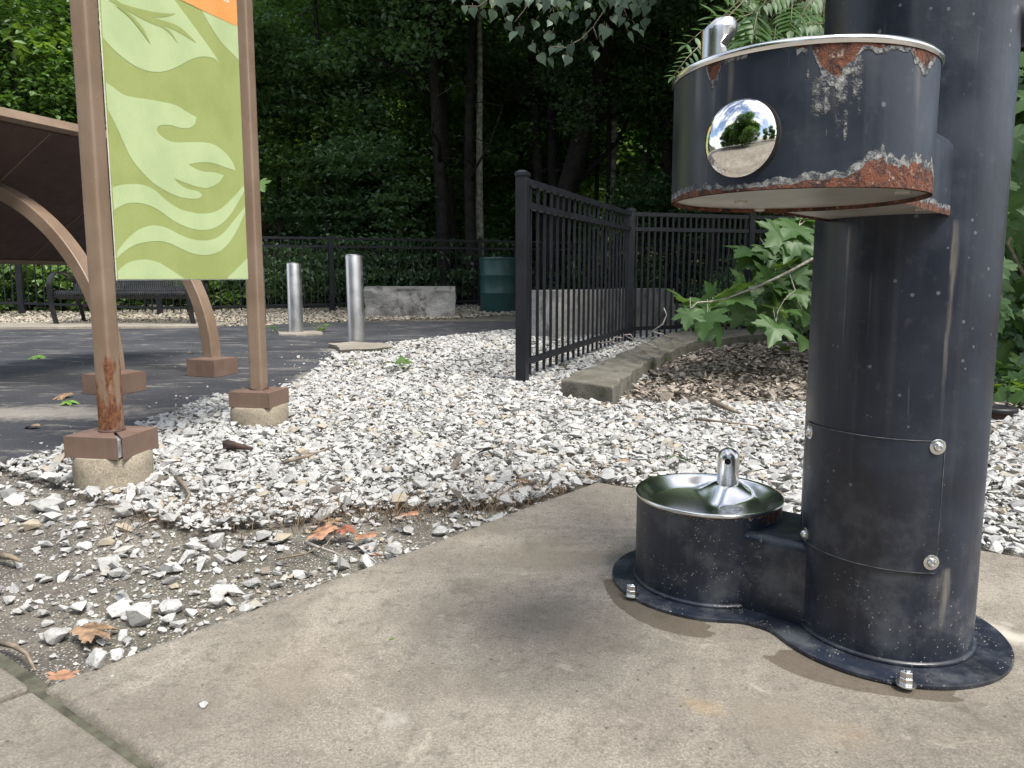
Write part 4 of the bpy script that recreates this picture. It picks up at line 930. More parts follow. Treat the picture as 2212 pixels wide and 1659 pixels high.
# ================================================================== BOLLARDS, BARREL, BLOCKS, POST, CAP
def jag(poly, amp, z0, z1, name, m, und=0., **k):
    P_ = dense(poly, .05, amp); mb = MB(); n_ = len(P_); cx_ = sum(p[0] for p in P_)/n_; cy_ = sum(p[1] for p in P_)/n_
    lo = [(cx_+(x-cx_)*(1-und+mnoise.noise((x*12, y*12, 1))*und), cy_+(y-cy_)*(1-und+mnoise.noise((x*12, y*12, 4))*und), z0) for x, y in P_]
    mb.add(lo+[(x, y, z1+mnoise.noise((x*8, y*8, 0))*.004) for x, y in P_], [tuple(range(n_))[::-1], tuple(range(n_, 2*n_))]+[(i, (i+1) % n_, (i+1) % n_+n_, i+n_) for i in range(n_)])
    return mb.build(name, m, bevel=.006, **k)
bl = None
for px, pyb, pyt, wpx, lab, lean in ((767, 737, 550, 36, 'nearer polished steel bollard standing on the broken raised concrete pad', .012), (635, 718, 568, 31, 'farther polished steel bollard standing on a flat concrete pad in the asphalt', 0.)):
    x, y = gp(px, pyb, .03 if px > 700 else .012); z0 = .03 if px > 700 else .012; zt = at(px, pyt, y+.08).z; r_ = wpx/2/F*y*1.0
    bo = empty('bollard', (x, y+r_, z0), label=lab, cat='bollard', group='steel bollards'); bo.rotation_euler = (0, -lean, 0)
    MB().lathe([(r_, -.03), (r_, zt-z0-.012), (r_*.985, zt-z0-.008)], (0, 0, 0), 48, True, True).build('bollard_tube', M['steel_brushed'], bo, smooth=40)
    MB().lathe([(r_*.99, zt-z0-.009), (r_*1.0, zt-z0-.004), (r_*.95, zt-z0), (.001, zt-z0+.002)], (0, 0, 0), 48).build('bollard_cap', M['steel'], bo, smooth=40)
jag([gp(712, 741, .03), gp(760, 738, .03), gp(835, 742, .03), gp(850, 748, .03), gp(800, 753, .03), gp(735, 755, .03)], .03, -.05, .03, 'concrete_pad', M['pad'], .16, label='broken raised concrete pad under the nearer bollard', cat='concrete pad')
jag([gp(600, 718), gp(690, 716), gp(700, 722), gp(640, 725), gp(605, 723)], .02, -.05, .012, 'concrete_pad', M['pad'], 0, label='flat concrete pad under the farther bollard', cat='concrete pad')
Yb_ = 11.9; bx_ = at(1076, 600, Yb_).x; zb0 = at(1076, 677, Yb_-.28).z; zb1 = at(1076, 556, Yb_).z; rb_ = 39/F*Yb_; hh = zb1-zb0
ba = empty('steel_barrel', (bx_, Yb_, zb0), label='dark green steel barrel standing by the far fence', cat='barrel')
def rib(z): return [(rb_, z-.02), (rb_*1.02, z-.008), (rb_*1.02, z+.008), (rb_, z+.02)]
MB().lathe([(rb_*.97, 0), (rb_*.985, .01), (rb_*.99, .02)]+rib(hh*.36)+rib(hh*.68)+[(rb_, hh-.05), (rb_*1.0, hh-.03)], (0, 0, 0), 64).build('barrel_body', M['drum'], ba, smooth=50)
MB().lathe([(rb_*1.0, hh-.045), (rb_*1.025, hh-.035), (rb_*1.025, hh-.02), (rb_*1.0, hh), (rb_*.97, hh-.002), (rb_*.96, hh-.02), (.001, hh-.02)], (0, 0, 0), 64).build('barrel_lid', M['drum'], ba, smooth=50)
def rockblock(name, c0, c1, depth, z0, z1, lab, rough=.03):
    a_, b_ = Vector((*c0, 0)), Vector((*c1, 0)); d = b_-a_; L = d.length; d.normalize(); nb_ = Vector((-d.y, d.x, 0)); nx_, ny_, nz_ = int(L/.03), int(depth/.05), int((z1-z0)/.03)
    bm = bmesh.new(); bmesh.ops.create_grid(bm, x_segments=1, y_segments=1, size=.5); bm.free()
    vs = {}; V = []; Fs = []
    def vid(i, j, k_):
        if (i, j, k_) not in vs:
            p = a_+d*(L*i/nx_)+nb_*(depth*j/ny_)+Vector((0, 0, z0+(z1-z0)*k_/nz_))
            q_ = mnoise.fractal(p*3.5, 1., 2., 6); am = rough*(1 if k_ < nz_-1 else .25)
            ed = .3 if k_ == nz_ else 1
            p = p+nb_*(q_*am if j == 0 else 0)+d*((q_*am*.6) if i in (0, nx_) else 0)*ed
            if k_ == 0: p = p+Vector((0, 0, 0))
            vs[(i, j, k_)] = len(V); V.append(p)
        return vs[(i, j, k_)]
    for i in range(nx_):
        for k_ in range(nz_): Fs += [(vid(i, 0, k_), vid(i+1, 0, k_), vid(i+1, 0, k_+1), vid(i, 0, k_+1)), (vid(i+1, ny_, k_), vid(i, ny_, k_), vid(i, ny_, k_+1), vid(i+1, ny_, k_+1))]
        for j in range(ny_): Fs.append((vid(i, j, nz_), vid(i+1, j, nz_), vid(i+1, j+1, nz_), vid(i, j+1, nz_)))
    for j in range(ny_):
        for k_ in range(nz_): Fs += [(vid(0, j+1, k_), vid(0, j, k_), vid(0, j, k_+1), vid(0, j+1, k_+1)), (vid(nx_, j, k_), vid(nx_, j+1, k_), vid(nx_, j+1, k_+1), vid(nx_, j, k_+1))]
    mb = MB().add(V, Fs); mb.build(name, M['granite'], smooth=25, label=lab, cat='stone block')
rockblock('stone_block', at(789, 690, 10.8).xy, at(984, 690, 10.9).xy, .5, .0, at(880, 619, 10.8).z, 'rough grey granite block between the nearer bollard and the green barrel', .05)
A2 = at(1199, 700, 7.35); rockblock('stone_block', at(1199, 700, 7.25).xy, at(1455, 700, 7.6+1.1).xy, .42, -.02, at(1199, 628, 7.25).z, 'long grey granite block seen through the near black fence', .02)
gx_, gy_ = gp(570, 700); MB().box((gx_, gy_, .37), (.06, .06, .76), .3).build('timber_post', M['greywood'], bevel=.004, label='thin dark grey post behind the right post of the green sign', cat='post')
cx_, cy_ = 2.11, 3.1
vc = empty('valve_cover', (cx_, cy_, 0), label='round black lid on a rusty pipe stub beside the column base', cat='valve cover')
MB().lathe([(.062, -.02), (.062, .03)], (0, 0, 0), 32).build('pipe_stub', M['rust_iron'], vc, smooth=40)
MB().lathe([(.078, .03), (.080, .034), (.080, .044), (.074, .050), (.045, .052), (.043, .048), (.001, .048)], (0, 0, 0), 40).build('lid', M['cap'], vc, smooth=40)

# ================================================================== BENCH
bxl, bxr = -5.93, -4.15; by_ = 9.35; zb0 = .012
bench = empty('park_bench', ((bxl+bxr)/2, by_, zb0), label='black metal bench of curved straps with rounded arms on the concrete pad', cat='bench')
hw_ = (bxr-bxl)/2
# profile in (y back, z)
seatp = catmull([(-.02, .33), (-.035, .37), (-.02, .415), (.03, .435), (.12, .425), (.24, .405), (.34, .40), (.42, .43), (.46, .50), (.50, .62), (.55, .76), (.60, .80), (.64, .78)], 5)
mb = MB(); ns_ = 64
for i in range(ns_):
    x = -hw_+.05+(2*hw_-.1)*i/(ns_-1); w2 = .0085; vs = []
    for y, z in seatp: vs += [(x-w2, y, z), (x+w2, y, z), (x+w2, y+.004, z-.006), (x-w2, y+.004, z-.006)]
    fs = [(j*4+k_, j*4+(k_+1) % 4, (j+1)*4+(k_+1) % 4, (j+1)*4+k_) for j in range(len(seatp)-1) for k_ in range(4)]; mb.add(vs, fs)
mb.build('slats', M['bench'], bench)
for z, y in ((.345, -.005), (.40, .33), (.77, .63)): MB().tube([(-hw_, y, z), (hw_, y, z)], .016, 10).build('cross_tube', M['bench'], bench, smooth=60)
for x in (-hw_, hw_):
    arm = catmull([(.05, 0), (-.0, .14), (-.035, .30), (-.05, .45), (-.03, .56), (.05, .645), (.17, .67), (.30, .655), (.44, .60), (.52, .52)], 6)
    mb = MB(); 
    def strap(pts, wd, th):
        vs = []
        for i, (y, z) in enumerate(pts):
            y2, z2 = pts[min(i+1, len(pts)-1)]; y1_, z1_ = pts[max(i-1, 0)]; l = math.hypot(y2-y1_, z2-z1_); ny, nz_ = -(z2-z1_)/l*th/2, (y2-y1_)/l*th/2
            vs += [(x-wd/2, y-ny, z-nz_), (x+wd/2, y-ny, z-nz_), (x+wd/2, y+ny, z+nz_), (x-wd/2, y+ny, z+nz_)]
        m_ = len(pts); fs = [(j*4+k_, j*4+(k_+1) % 4, (j+1)*4+(k_+1) % 4, (j+1)*4+k_) for j in range(m_-1) for k_ in range(4)]+[(0, 1, 2, 3), tuple(range(m_*4-4, m_*4))]
        mb.add(vs, fs)
    strap(arm, .065, .014); mb.build('arm_frame', M['bench'], bench)
    mb = MB(); strap(catmull([(.66, 0), (.62, .15), (.54, .32), (.50, .45), (.56, .65), (.63, .79)], 6), .05, .014); mb.build('rear_leg', M['bench'], bench)
    mb = MB(); strap(catmull([(-.03, .33), (.15, .36), (.35, .36), (.52, .36)], 5), .05, .014); mb.build('side_brace', M['bench'], bench)

# ================================================================== LOOSE ROCKS, FALLEN LEAVES, TWIGS
def rock(px, py, wpx, lab, z=None, tall=.75):
    z = z if z is not None else (-.03 if not inpoly(np.array([gp(px, py)[0]]), np.array([gp(px, py)[1]]), SLABP)[0] else 0.)
    x, y = gp(px, py, z); s = wpx/F*y/2
    bm = bmesh.new(); rs = random.Random(px*7+py)
    for q in range(16):
        d = Vector((rs.gauss(0, 1), rs.gauss(0, 1), rs.gauss(0, 1))).normalized()*rs.uniform(.8, 1); bm.verts.new(d)
    h_ = bmesh.ops.convex_hull(bm, input=bm.verts); bmesh.ops.delete(bm, geom=[g_ for g_ in h_['geom_interior'] if isinstance(g_, bmesh.types.BMVert)], context='VERTS')
    bmesh.ops.bevel(bm, geom=bm.edges[:], offset=.05, segments=1, affect='EDGES')
    mn = min(v_.co.z for v_ in bm.verts)
    mw = max(abs(v_.co.x) for v_ in bm.verts)
    for v_ in bm.verts: v_.co = Vector((v_.co.x*s/mw, v_.co.y*s*.85/mw, (v_.co.z-mn)*s*tall/mw))
    me = bpy.data.meshes.new('stone'); bm.to_mesh(me); bm.free(); me.materials.append(M['gravel'])
    a_ = me.attributes.new('rnd', 'FLOAT', 'POINT'); a_.data.foreach_set('value', np.full(len(me.vertices), rs.uniform(.3, .8), np.float32)); me.shade_flat()
    o = link('stone', me, label=lab, cat='stone'); o.location = (x, y+s*.4, z-.002); o.rotation_euler = (0, 0, rs.uniform(0, 6))
rock(437, 1531, 24, 'small white pebble alone on the middle of the slab')
rock(240, 1463, 12, 'tiny white pebble on the slab near its mossy joint')
rock(205, 1445, 62, 'pale stone lying against the slab edge nearest the mossy joint')
rock(247, 1428, 42, 'pale stone touching the slab edge just right of its twin')
rock(303, 1358, 66, 'biggest upright grey-white chunk in the dirt below the left sign post')
rock(365, 1330, 70, 'broad flat stone right behind the biggest chunk')
rock(463, 1322, 58, 'blocky grey stone beside the slab edge left of the bluish one')
rock(532, 1320, 54, 'bluish flat stone tucked against the slab edge', tall=.4)
rock(598, 1245, 48, 'rounded light grey stone alone in the dark dirt', tall=.95)
rock(120, 1393, 58, 'wedge-shaped white stone at the lower left dirt corner', tall=.6)
rock(100, 1107, 74, 'flat layered grey-white stone in the dirt in front of the left footing', tall=.5)
rock(265, 1120, 42, 'pointed pale stone in the dirt below the left footing', tall=.8)
rock(465, 1183, 52, 'dark-streaked grey stone in the dirt left of the orange leaves', tall=.75)
rock(852, 1198, 42, 'white chip on the slab edge right of the orange leaves', tall=.7)
rock(950, 1160, 42, 'white flat stone at the slab edge near the dry weeds', tall=.6)
rock(178, 1358, 40, 'thin white stone left of the biggest chunk', tall=.6)
rock(645, 1249, 44, 'flat bluish shard near the slab edge', tall=.4)
rock(644, 775, 12, 'lone pale stone on the asphalt in front of the bollards', z=-.008)
rock(307, 843, 16, 'small white stone beside the brown footing on the asphalt', z=-.008)
def leafshape(kind):
    if kind == 'syc':      # toothed maple-like outline, petiole at origin, tip along +y
        P_ = [(0, 0), (.10, -.06), (.22, -.10), (.34, -.07), (.40, -.12), (.52, -.06), (.50, .03), (.62, .05), (.55, .13), (.50, .20), (.38, .20), (.46, .28), (.60, .34), (.62, .44), (.74, .52), (.60, .56), (.52, .62), (.42, .56), (.28, .50), (.24, .62), (.28, .74), (.16, .80), (.12, .92), (0, 1.08)]
    elif kind == 'heart':
        P_ = [(0, 0), (.08, -.06), (.22, -.08), (.36, 0), (.43, .14), (.42, .3), (.34, .46), (.22, .62), (.12, .78), (.05, .9), (0, 1.06)]
    elif kind == 'lance':
        P_ = [(0, 0), (.07, .06), (.13, .2), (.15, .38), (.12, .6), (.07, .8), (0, 1.)]
    else:
        P_ = [(0, 0), (.14, .05), (.26, .2), (.3, .4), (.24, .62), (.12, .84), (0, 1.02)]
    return P_+[(-x, y) for x, y in P_[::-1][1:-1]]
def leaf_to(mb, rn, kind, base, tip, nrm_, droop=.12, fold=.18, wscale=1.):
    base, tip = Vector(base), Vector(tip); yv = tip-base; L = yv.length; yv.normalize(); nv = (nrm_-yv*nrm_.dot(yv)).normalized(); xv = yv.cross(nv)
    pts = leafshape(kind); vs = [base+yv*.42*L]; out = []
    def P3(x, y): return base+xv*(x*L*wscale)+yv*(y*L)+nv*((abs(x)*fold-droop*(x*x+(y-.3)**2))*L)
    vs = [P3(0, .35)]+[P3(x, y) for x, y in pts]; n_ = len(pts)
    mb.add(vs, [(0, i+1, (i+1) % n_+1) for i in range(n_)]); r = random.random(); rn.extend([r]*(n_+1))
def leafobj(name, mb, rn, m, parent=None, **k):
    me = bpy.data.meshes.new(name); me.from_pydata(mb.v, [], mb.f); me.update(); me.materials.append(m)
    a_ = me.attributes.new('rnd', 'FLOAT', 'POINT'); a_.data.foreach_set('value', np.array(rn, np.float32)); me.shade_smooth(); me.set_sharp_from_angle(angle=R(60))
    return link(name, me, parent, **k)
def ground_leaf(px, py, L, ang, kind, m, lab, z=0., curl=.55):
    x, y = gp(px, py, z); mb = MB(); rn = []; b = Vector((x, y, z+.007)); t = b+Vector((math.cos(ang), math.sin(ang), 0))*L; L *= .68; t = b+Vector((math.cos(ang), math.sin(ang), 0))*L*.5; b = b-Vector((math.cos(ang), math.sin(ang), 0))*L*.5
    leaf_to(mb, rn, kind, b, t, Vector((random.uniform(-.25, .25), random.uniform(-.25, .25), 1)), curl, .25); leafobj('fallen_leaf', mb, rn, M[m], label=lab, cat='leaf')
ground_leaf(690, 1150, .085, 2.6, 'syc', 'leaf_orange', 'largest orange dead leaf lying at the edge of the dirt near the slab')
ground_leaf(728, 1128, .075, .4, 'syc', 'leaf_brown', 'tan curled leaf on top of the orange dead leaves')
ground_leaf(752, 1148, .06, -.3, 'syc', 'leaf_red', 'dark red leaf just right of the orange dead leaves')
ground_leaf(790, 1158, .065, 1.8, 'syc', 'leaf_orange', 'small orange leaf to the right of the dark red one')
ground_leaf(815, 1203, .04, .3, 'oval', 'leaf_red', 'small dark red leaf close to the slab edge')
ground_leaf(882, 1112, .06, 1.9, 'syc', 'leaf_orange', 'orange leaf scrap among the dry weeds', .015)
ground_leaf(1340, 998, .085, 2.6, 'oval', 'leaf_brown', 'yellow-brown curled leaf on the white gravel left of the pet bowl', .025)
ground_leaf(1466, 990, .10, .1, 'oval', 'leaf_fallen', 'fresh green leaf on the white gravel behind the pet bowl', .03)
ground_leaf(1136, 1040, .06, .8, 'syc', 'leaf_brown', 'brown leaf on the gravel by the tip of the slab', .015)
ground_leaf(85, 772, .16, .1, 'syc', 'leaf_fallen', 'green leaf on the asphalt far left under the map board')
ground_leaf(155, 870, .11, .4, 'syc', 'leaf_fallen', 'green leaf on the asphalt left of the front sign post')
ground_leaf(128, 857, .12, 2.9, 'syc', 'leaf_brown', 'brown leaf on the asphalt just above the green one')
ground_leaf(68, 922, .10, 3.1, 'oval', 'leaf_brown', 'flat tan leaf on the asphalt at the far left')
ground_leaf(412, 763, .08, .6, 'oval', 'leaf_brown', 'brown leaf on the asphalt beside the right curved leg')
ground_leaf(137, 1465, .05, 2., 'syc', 'leaf_orange', 'tan leaf scrap at the slab corner by the mossy joint', -.01, .1)
ground_leaf(213, 1362, .09, .9, 'syc', 'leaf_brown', 'large brown curled leaf between the white stones at lower left', -.01)
ground_leaf(848, 1388, .02, .7, 'lance', 'leaf_fallen', 'tiny dry yellow-green leaf on the slab', -.006, .05)
def twig(name, pts, r0, lab, m='twig', cat='twig'):
    P_ = [Vector(p) for p in pts]; n_ = len(P_); mb = MB(); mb.tube(P_, [r0*(1-.7*i/(n_-1)) for i in range(n_)], 6)
    mb.build(name, M[m], smooth=180, label=lab, cat=cat)
def g3(px, py, z): return (*gp(px, py, z), z)
twig('stick', [g3(660, 1172, -.012), g3(690, 1183, -.006), g3(720, 1192, -.004), g3(742, 1203, -.012)], .0048, 'forked grey stick in the dirt below the orange leaves', 'twig_pale')
twig('stick', [g3(596, 1208, -.015), g3(660, 1196, -.006), g3(705, 1176, .0), g3(716, 1160, .012)], .0026, 'thin curved twig crossing the forked stick')
twig('stick', [g3(615, 998, .02), g3(665, 985, .03), g3(700, 972, .032), g3(728, 962, .022)], .0062, 'brown branch lying on the gravel right of the footings')
twig('stick', [g3(490, 960, .022), g3(515, 964, .026), g3(545, 969, .022)], .019, 'short piece of barked branch on the gravel between the footings', 'rust_iron')
twig('stick', [g3(380, 1030, .02), g3(398, 1048, .025), g3(410, 1068, .022), g3(396, 1090, .01)], .007, 'bent twig in the gravel right of the left footing')
twig('stick', [g3(0, 1388, -.01), g3(32, 1396, -.004), g3(58, 1412, -.004), g3(76, 1448, -.01)], .006, 'curved root-like stick at the slab corner, lower left')
twig('stick', [g3(0, 1200, -.01), g3(28, 1204, .0), g3(46, 1214, -.01)], .009, 'thick piece of stick at the left edge of the dirt')
twig('stick', [g3(320, 900, 0), g3(330, 905, .008), g3(331, 915, .004), g3(316, 921, 0)], .0035, 'small hooked twig on the asphalt behind the left post')
twig('stick', [g3(1500, 905, .02), g3(1570, 912, .03), g3(1640, 920, .03)], .006, 'long brown stick on the gravel in front of the leaf litter')
twig('stick', [g3(1540, 868, .03), g3(1580, 885, .035), g3(1600, 893, .02)], .016, 'bark strip on the gravel near the shaded bed', 'twig')
tb = MB()
for pl in ([(1290, 742, .09), (1318, 738, .13), (1345, 745, .12), (1362, 762, .09)], [(1318, 738, .13), (1330, 728, .17), (1345, 730, .2)], [(1352, 726, .1), (1370, 735, .15), (1400, 742, .13), (1420, 752, .09)], [(1370, 735, .15), (1362, 722, .2), (1348, 724, .22)], [(1408, 716, .12), (1432, 700, .3), (1440, 680, .42), (1434, 665, .5)], [(1408, 716, .12), (1430, 722, .16), (1452, 732, .1)]):
    tb.tube([at(x, y, {0: 5.3}.get(0)) if False else Vector((*gp(x, y+z*0, 0.09), .09)) + Vector((0, 0, 0)) if z < .11 else at(x, y, gp(1370, 745, .09)[1]) for x, y, z in pl], .005, 6)
tb.build('bleached_branch', M['twig_pale'], smooth=180, label='bleached forked dead branch lying on the curved curb against the fence', cat='branch')
# straw in the bowl
twig('straw', [(dx_-.042, dy_-.012, .153), (dx_-.028, dy_+.005, .161), (dx_-.018, dy_+.020, .172)], .0009, 'yellow straw lying in the pet bowl', 'leaf_fallen', 'straw')
# small weeds
def weed(px, py, h, n_, lab, Y=None, z=0.):
    x, y = gp(px, py, z); mb = MB(); rn = []
    for i in range(n_):
        a_ = random.uniform(0, 6.28); b = Vector((x+random.gauss(0, h*.35), y+random.gauss(0, h*.35), z+random.uniform(.1, .8)*h)); L = h*random.uniform(.3, .6)
        t = b+Vector((math.cos(a_), math.sin(a_), random.uniform(-.1, .7))).normalized()*L; leaf_to(mb, rn, random.choice(('oval', 'syc')), b, t, Vector((random.uniform(-.3, .3), random.uniform(-.3, .3), 1)))
    o = leafobj('leaves', mb, rn, M['leaf_bright']); r_ = empty('weed', (x, y, z), label=lab, cat='weed'); o.parent = r_; o.matrix_parent_inverse = Matrix.Translation((-x, -y, -z))
    s_ = MB()
    for i in range(4): s_.tube([(random.gauss(0, .003), 0, -.01), (random.gauss(0, h*.3), random.gauss(0, h*.3), h*.7)], .0018, 5)
    s_.build('stem', M['stem'], r_)
weed(867, 800, .09, 16, 'brightest small green weed in the middle of the white gravel')
weed(765, 792, .05, 8, 'small weed in the gravel left of the brightest one')
weed(1415, 788, .08, 10, 'bright green seedling at the foot of the near fence', z=.0)
weed(595, 718, .09, 10, 'small weed at the left of the farther bollard pad')
weed(693, 716, .11, 14, 'low weed at the right of the farther bollard pad')
weed(2175, 868, .14, 40, 'pale green weeds in the shade right of the column')
weed(2215, 850, .2, 60, 'taller clump of weeds at the right edge behind the column')
weed(1520, 727, .10, 12, 'weed tuft hanging by the curb under the sycamore branch', z=.05)
weed(1695, 765, .12, 16, 'small weed in the shaded leaf litter left of the column')

# ================================================================== CLOSE FOLIAGE BRANCHES
def c4(x, y): return ((1640+.229*x)/1.1573, (520+.229*y)/1.1573)
sy = empty('sycamore_sapling', (2.6, 4.5, 0), label='sycamore sapling with broad lobed leaves reaching out left of the column', cat='tree')
syinv = Matrix.Translation(-Vector(sy.location)); mb = MB(); rn = []
LV = [(375,1100,320,1300,4.0),(595,980,560,815,4.25),(560,1140,495,1385,4.05),(370,1060,285,920,4.4),(800,985,1085,1040,4.15),(740,980,690,885,4.2),(940,880,1055,775,4.4),(660,1200,535,1430,4.1),(960,1080,840,1290,4.4),(1060,1080,1040,1310,4.45),
 (1305,1235,1275,1455,4.0),(1395,1125,1590,1145,4.05),(1320,1125,1175,1050,4.2),(1330,1100,1350,1000,4.3),(1110,1160,1180,1340,4.3),(1290,790,1100,770,4.4),(1500,680,1650,840,4.4),(1440,640,1420,555,4.5),(1450,880,1340,820,4.35),(1530,890,1650,1040,4.3),
 (1560,180,1390,310,4.1),(1390,245,1245,375,4.05),(1560,295,1440,520,4.05),(1570,290,1670,450,4.1),(1580,160,1520,65,4.3),(1640,130,1590,260,4.25),(1090,460,890,480,4.6),(1090,520,910,620,4.6),(1150,560,1190,680,4.6),(1290,370,1300,490,4.6),(1200,420,1270,560,4.6),
 (1480,470,1560,580,4.6),(1600,440,1650,570,4.5),(1340,430,1450,460,4.6),(1600,1110,1640,1260,4.4),(1600,1370,1635,1505,4.3),(1300,700,1180,790,4.5),(640,1000,780,1100,4.3),(560,1020,450,1180,4.3),(700,1090,600,1180,4.35),(900,1080,1010,1200,4.5),(1180,900,1250,1020,4.6),(1350,900,1420,1010,4.5),
 (1250,560,1400,640,4.7),(1500,560,1640,620,4.6),(1000,830,860,900,4.5),(1340,1010,1250,940,4.5),(1480,1010,1560,940,4.4),(1180,640,1090,740,4.7),(1560,760,1650,720,4.5),(820,960,920,860,4.4)]
st_ = MB()
for ax0, ay0, tx, ty, Y in LV:
    b = at(*c4(ax0, ay0), Y+.12); t = at(*c4(tx, ty), Y+random.uniform(-.05, .05)); L = (t-b).length
    nrm_ = Vector((random.uniform(-.7, .7), -.6, random.uniform(.1, 1.1))); leaf_to(mb, rn, 'syc', b, t, nrm_, random.uniform(.1, .5), random.uniform(.05, .35), 1.05)
    st_.tube([b, b+(b-t).normalized()*L*.45+Vector((0, .06, .02))], .0018, 5)
for i in range(46):
    x, y = random.uniform(1180, 1750), random.uniform(420, 1250); Y = random.uniform(4.8, 5.4)
    if x < 1300 and y < 650: continue
    b = at(*c4(x, y), Y); a_ = random.uniform(-2.8, -.4); t = b+Vector((math.cos(a_), random.uniform(-.3, .3), math.sin(a_)))*random.uniform(.09, .15)
    leaf_to(mb, rn, 'syc', b, t, Vector((random.uniform(-.5, .5), -.6, random.uniform(.2, 1.))), .2)
o = leafobj('leaves', mb, rn, M['leaf_syc'], sy); o.matrix_parent_inverse = syinv
def br(px, Y0, Y1, r0, r1): n_ = len(px); st_.tube([at(*c4(*p), Y0+(Y1-Y0)*i/(n_-1)) for i, p in enumerate(px)], [r0+(r1-r0)*i/(n_-1) for i in range(n_)], 7)
br([(385, 1090), (450, 1030), (600, 1020), (760, 990), (1080, 870), (1320, 760), (1480, 680), (1700, 560), (1900, 480)], 4.1, 4.6, .0022, .011)
br([(1560, 300), (1560, 190), (1680, 100), (1850, 40)], 4.15, 4.5, .0025, .008); br([(1310, 1240), (1330, 1130), (1400, 1000), (1520, 900), (1450, 700)], 4.1, 4.5, .002, .004)
st_.tube([(2.6, 4.5, -.05), (2.58, 4.52, .5), (2.5, 4.6, 1.1), (2.45, 4.65, 1.9)], [.035, .028, .02, .01], 8)
o = st_.build('branches', M['twig_pale'], sy, smooth=180); o.matrix_parent_inverse = syinv
# leaf tips hanging over
r_ = empty('sycamore_bush', (3.2, 4.0, 0), label='leafy sycamore growth showing past the right edge of the column', cat='shrub'); mb = MB(); rn = []
for i in range(190):
    x, y = random.uniform(2110, 2420), random.uniform(120, 890); Y = random.uniform(3.4, 4.9); b = at(x, y, Y)
    a_ = random.uniform(-2.9, -.3); t = b+Vector((math.cos(a_), random.uniform(-.4, .3), math.sin(a_)))*random.uniform(.10, .19)
    leaf_to(mb, rn, 'syc', b, t, Vector((random.uniform(-.6, .4), -.6, random.uniform(.1, 1.))), .2)
o = leafobj('leaves', mb, rn, M['leaf_syc'], r_); o.matrix_parent_inverse = Matrix.Translation(-Vector(r_.location))
s_ = MB()
for i in range(7): s_.tube([(random.gauss(0, .1), random.gauss(0, .1), 0), (random.gauss(0, .3), random.gauss(0, .3), .8), (random.gauss(-.1, .4), random.gauss(0, .3), 1.6)], [.012, .008, .004], 6)
s_.build('stems', M['twig'], r_, smooth=180)
# cottonwood sprays
def c1(x, y): return ((1150+.2486*x)/1.1573, .2486*y/1.1573)
ct = empty('cottonwood_tree', (2.5, 7.6, 0), label='cottonwood with pale heart-shaped leaves hanging into the top of the view', cat='tree'); ctinv = Matrix.Translation(-Vector(ct.location)); mb = MB(); rn = []; s_ = MB()
CL = [(45,60),(130,75),(225,110),(335,110),(395,0),(455,70),(550,320),(610,270),(760,210),(910,215),(945,140),(860,345),(925,330),(715,450),(940,480),(1020,450),(800,550),(900,585),(1100,570),(1160,135),(1105,195),(1060,100),(1260,335),(1340,470),(1420,415),(1300,200),(1680,225),(1760,255),(1810,300),(1840,215),
 (1540,160),(1600,70),(1740,40),(1790,80),(1290,30),(1430,10),(880,10),(1080,20),(980,-10),(1110,450),(1480,285),(1510,300),(1700,330),(1880,190),(1450,260),(800,40),(1370,520),(1240,-20),(700,-30),(560,-10),(1640,180),(1560,-10),(1180,60),(500,160),(470,230),(1000,120),(1340,130),(1060,560),(1880,60),(1950,-20)]
for x, y in CL+[(random.uniform(-60, 2050), random.uniform(-420, 20)) for _ in range(130)]:
    Y = random.uniform(6.6, 7.4); b = at(*c1(x, y), Y); L = random.uniform(.062, .115); t = b+Vector((random.uniform(-.75, .75), random.uniform(-.5, .3), -1)).normalized()*L
    leaf_to(mb, rn, 'heart', b, t, Vector((random.uniform(-.7, .7), -.8, random.uniform(-.1, .5))), .1, .12, 1.05); s_.tube([b, b+Vector((random.uniform(-.03, .03), .02, .05))], .0012, 4)
for pl in ([(900, 465), (1060, 480), (1220, 390), (1340, 270), (1440, 120), (1500, -60), (1600, -400)], [(550, 220), (640, 110), (710, 0), (800, -300)], [(1380, 390), (1340, 270)], [(1680, 170), (1640, 60), (1620, -200)], [(900, 130), (960, 20), (1000, -300)], [(330, 0), (335, 110)], [(60, 60), (190, 65), (300, -20), (420, -300)]):
    s_.tube([at(*c1(*p), 7.) for p in pl], .0045, 6)
s_.tube([(2.5+.9, 8.3, -.1), (3.35, 8.3, 1.5), (3.2, 8.2, 3.2), (2.6, 7.8, 4.6)], [.09, .08, .06, .03], 10)
for p in ((1600, -400), (800, -300), (1620, -200), (1000, -300), (420, -300)): q0 = at(*c1(*p), 7.); s_.tube([q0, (q0+Vector((2.6, 7.8, 4.6)))/2+Vector((0, 0, .3)), (2.6, 7.8, 4.6)], [.006, .012, .02], 6)
o = leafobj('leaves', mb, rn, M['leaf_cot'], ct); o.matrix_parent_inverse = ctinv; o = s_.build('branches', M['twig'], ct, smooth=180); o.matrix_parent_inverse = ctinv
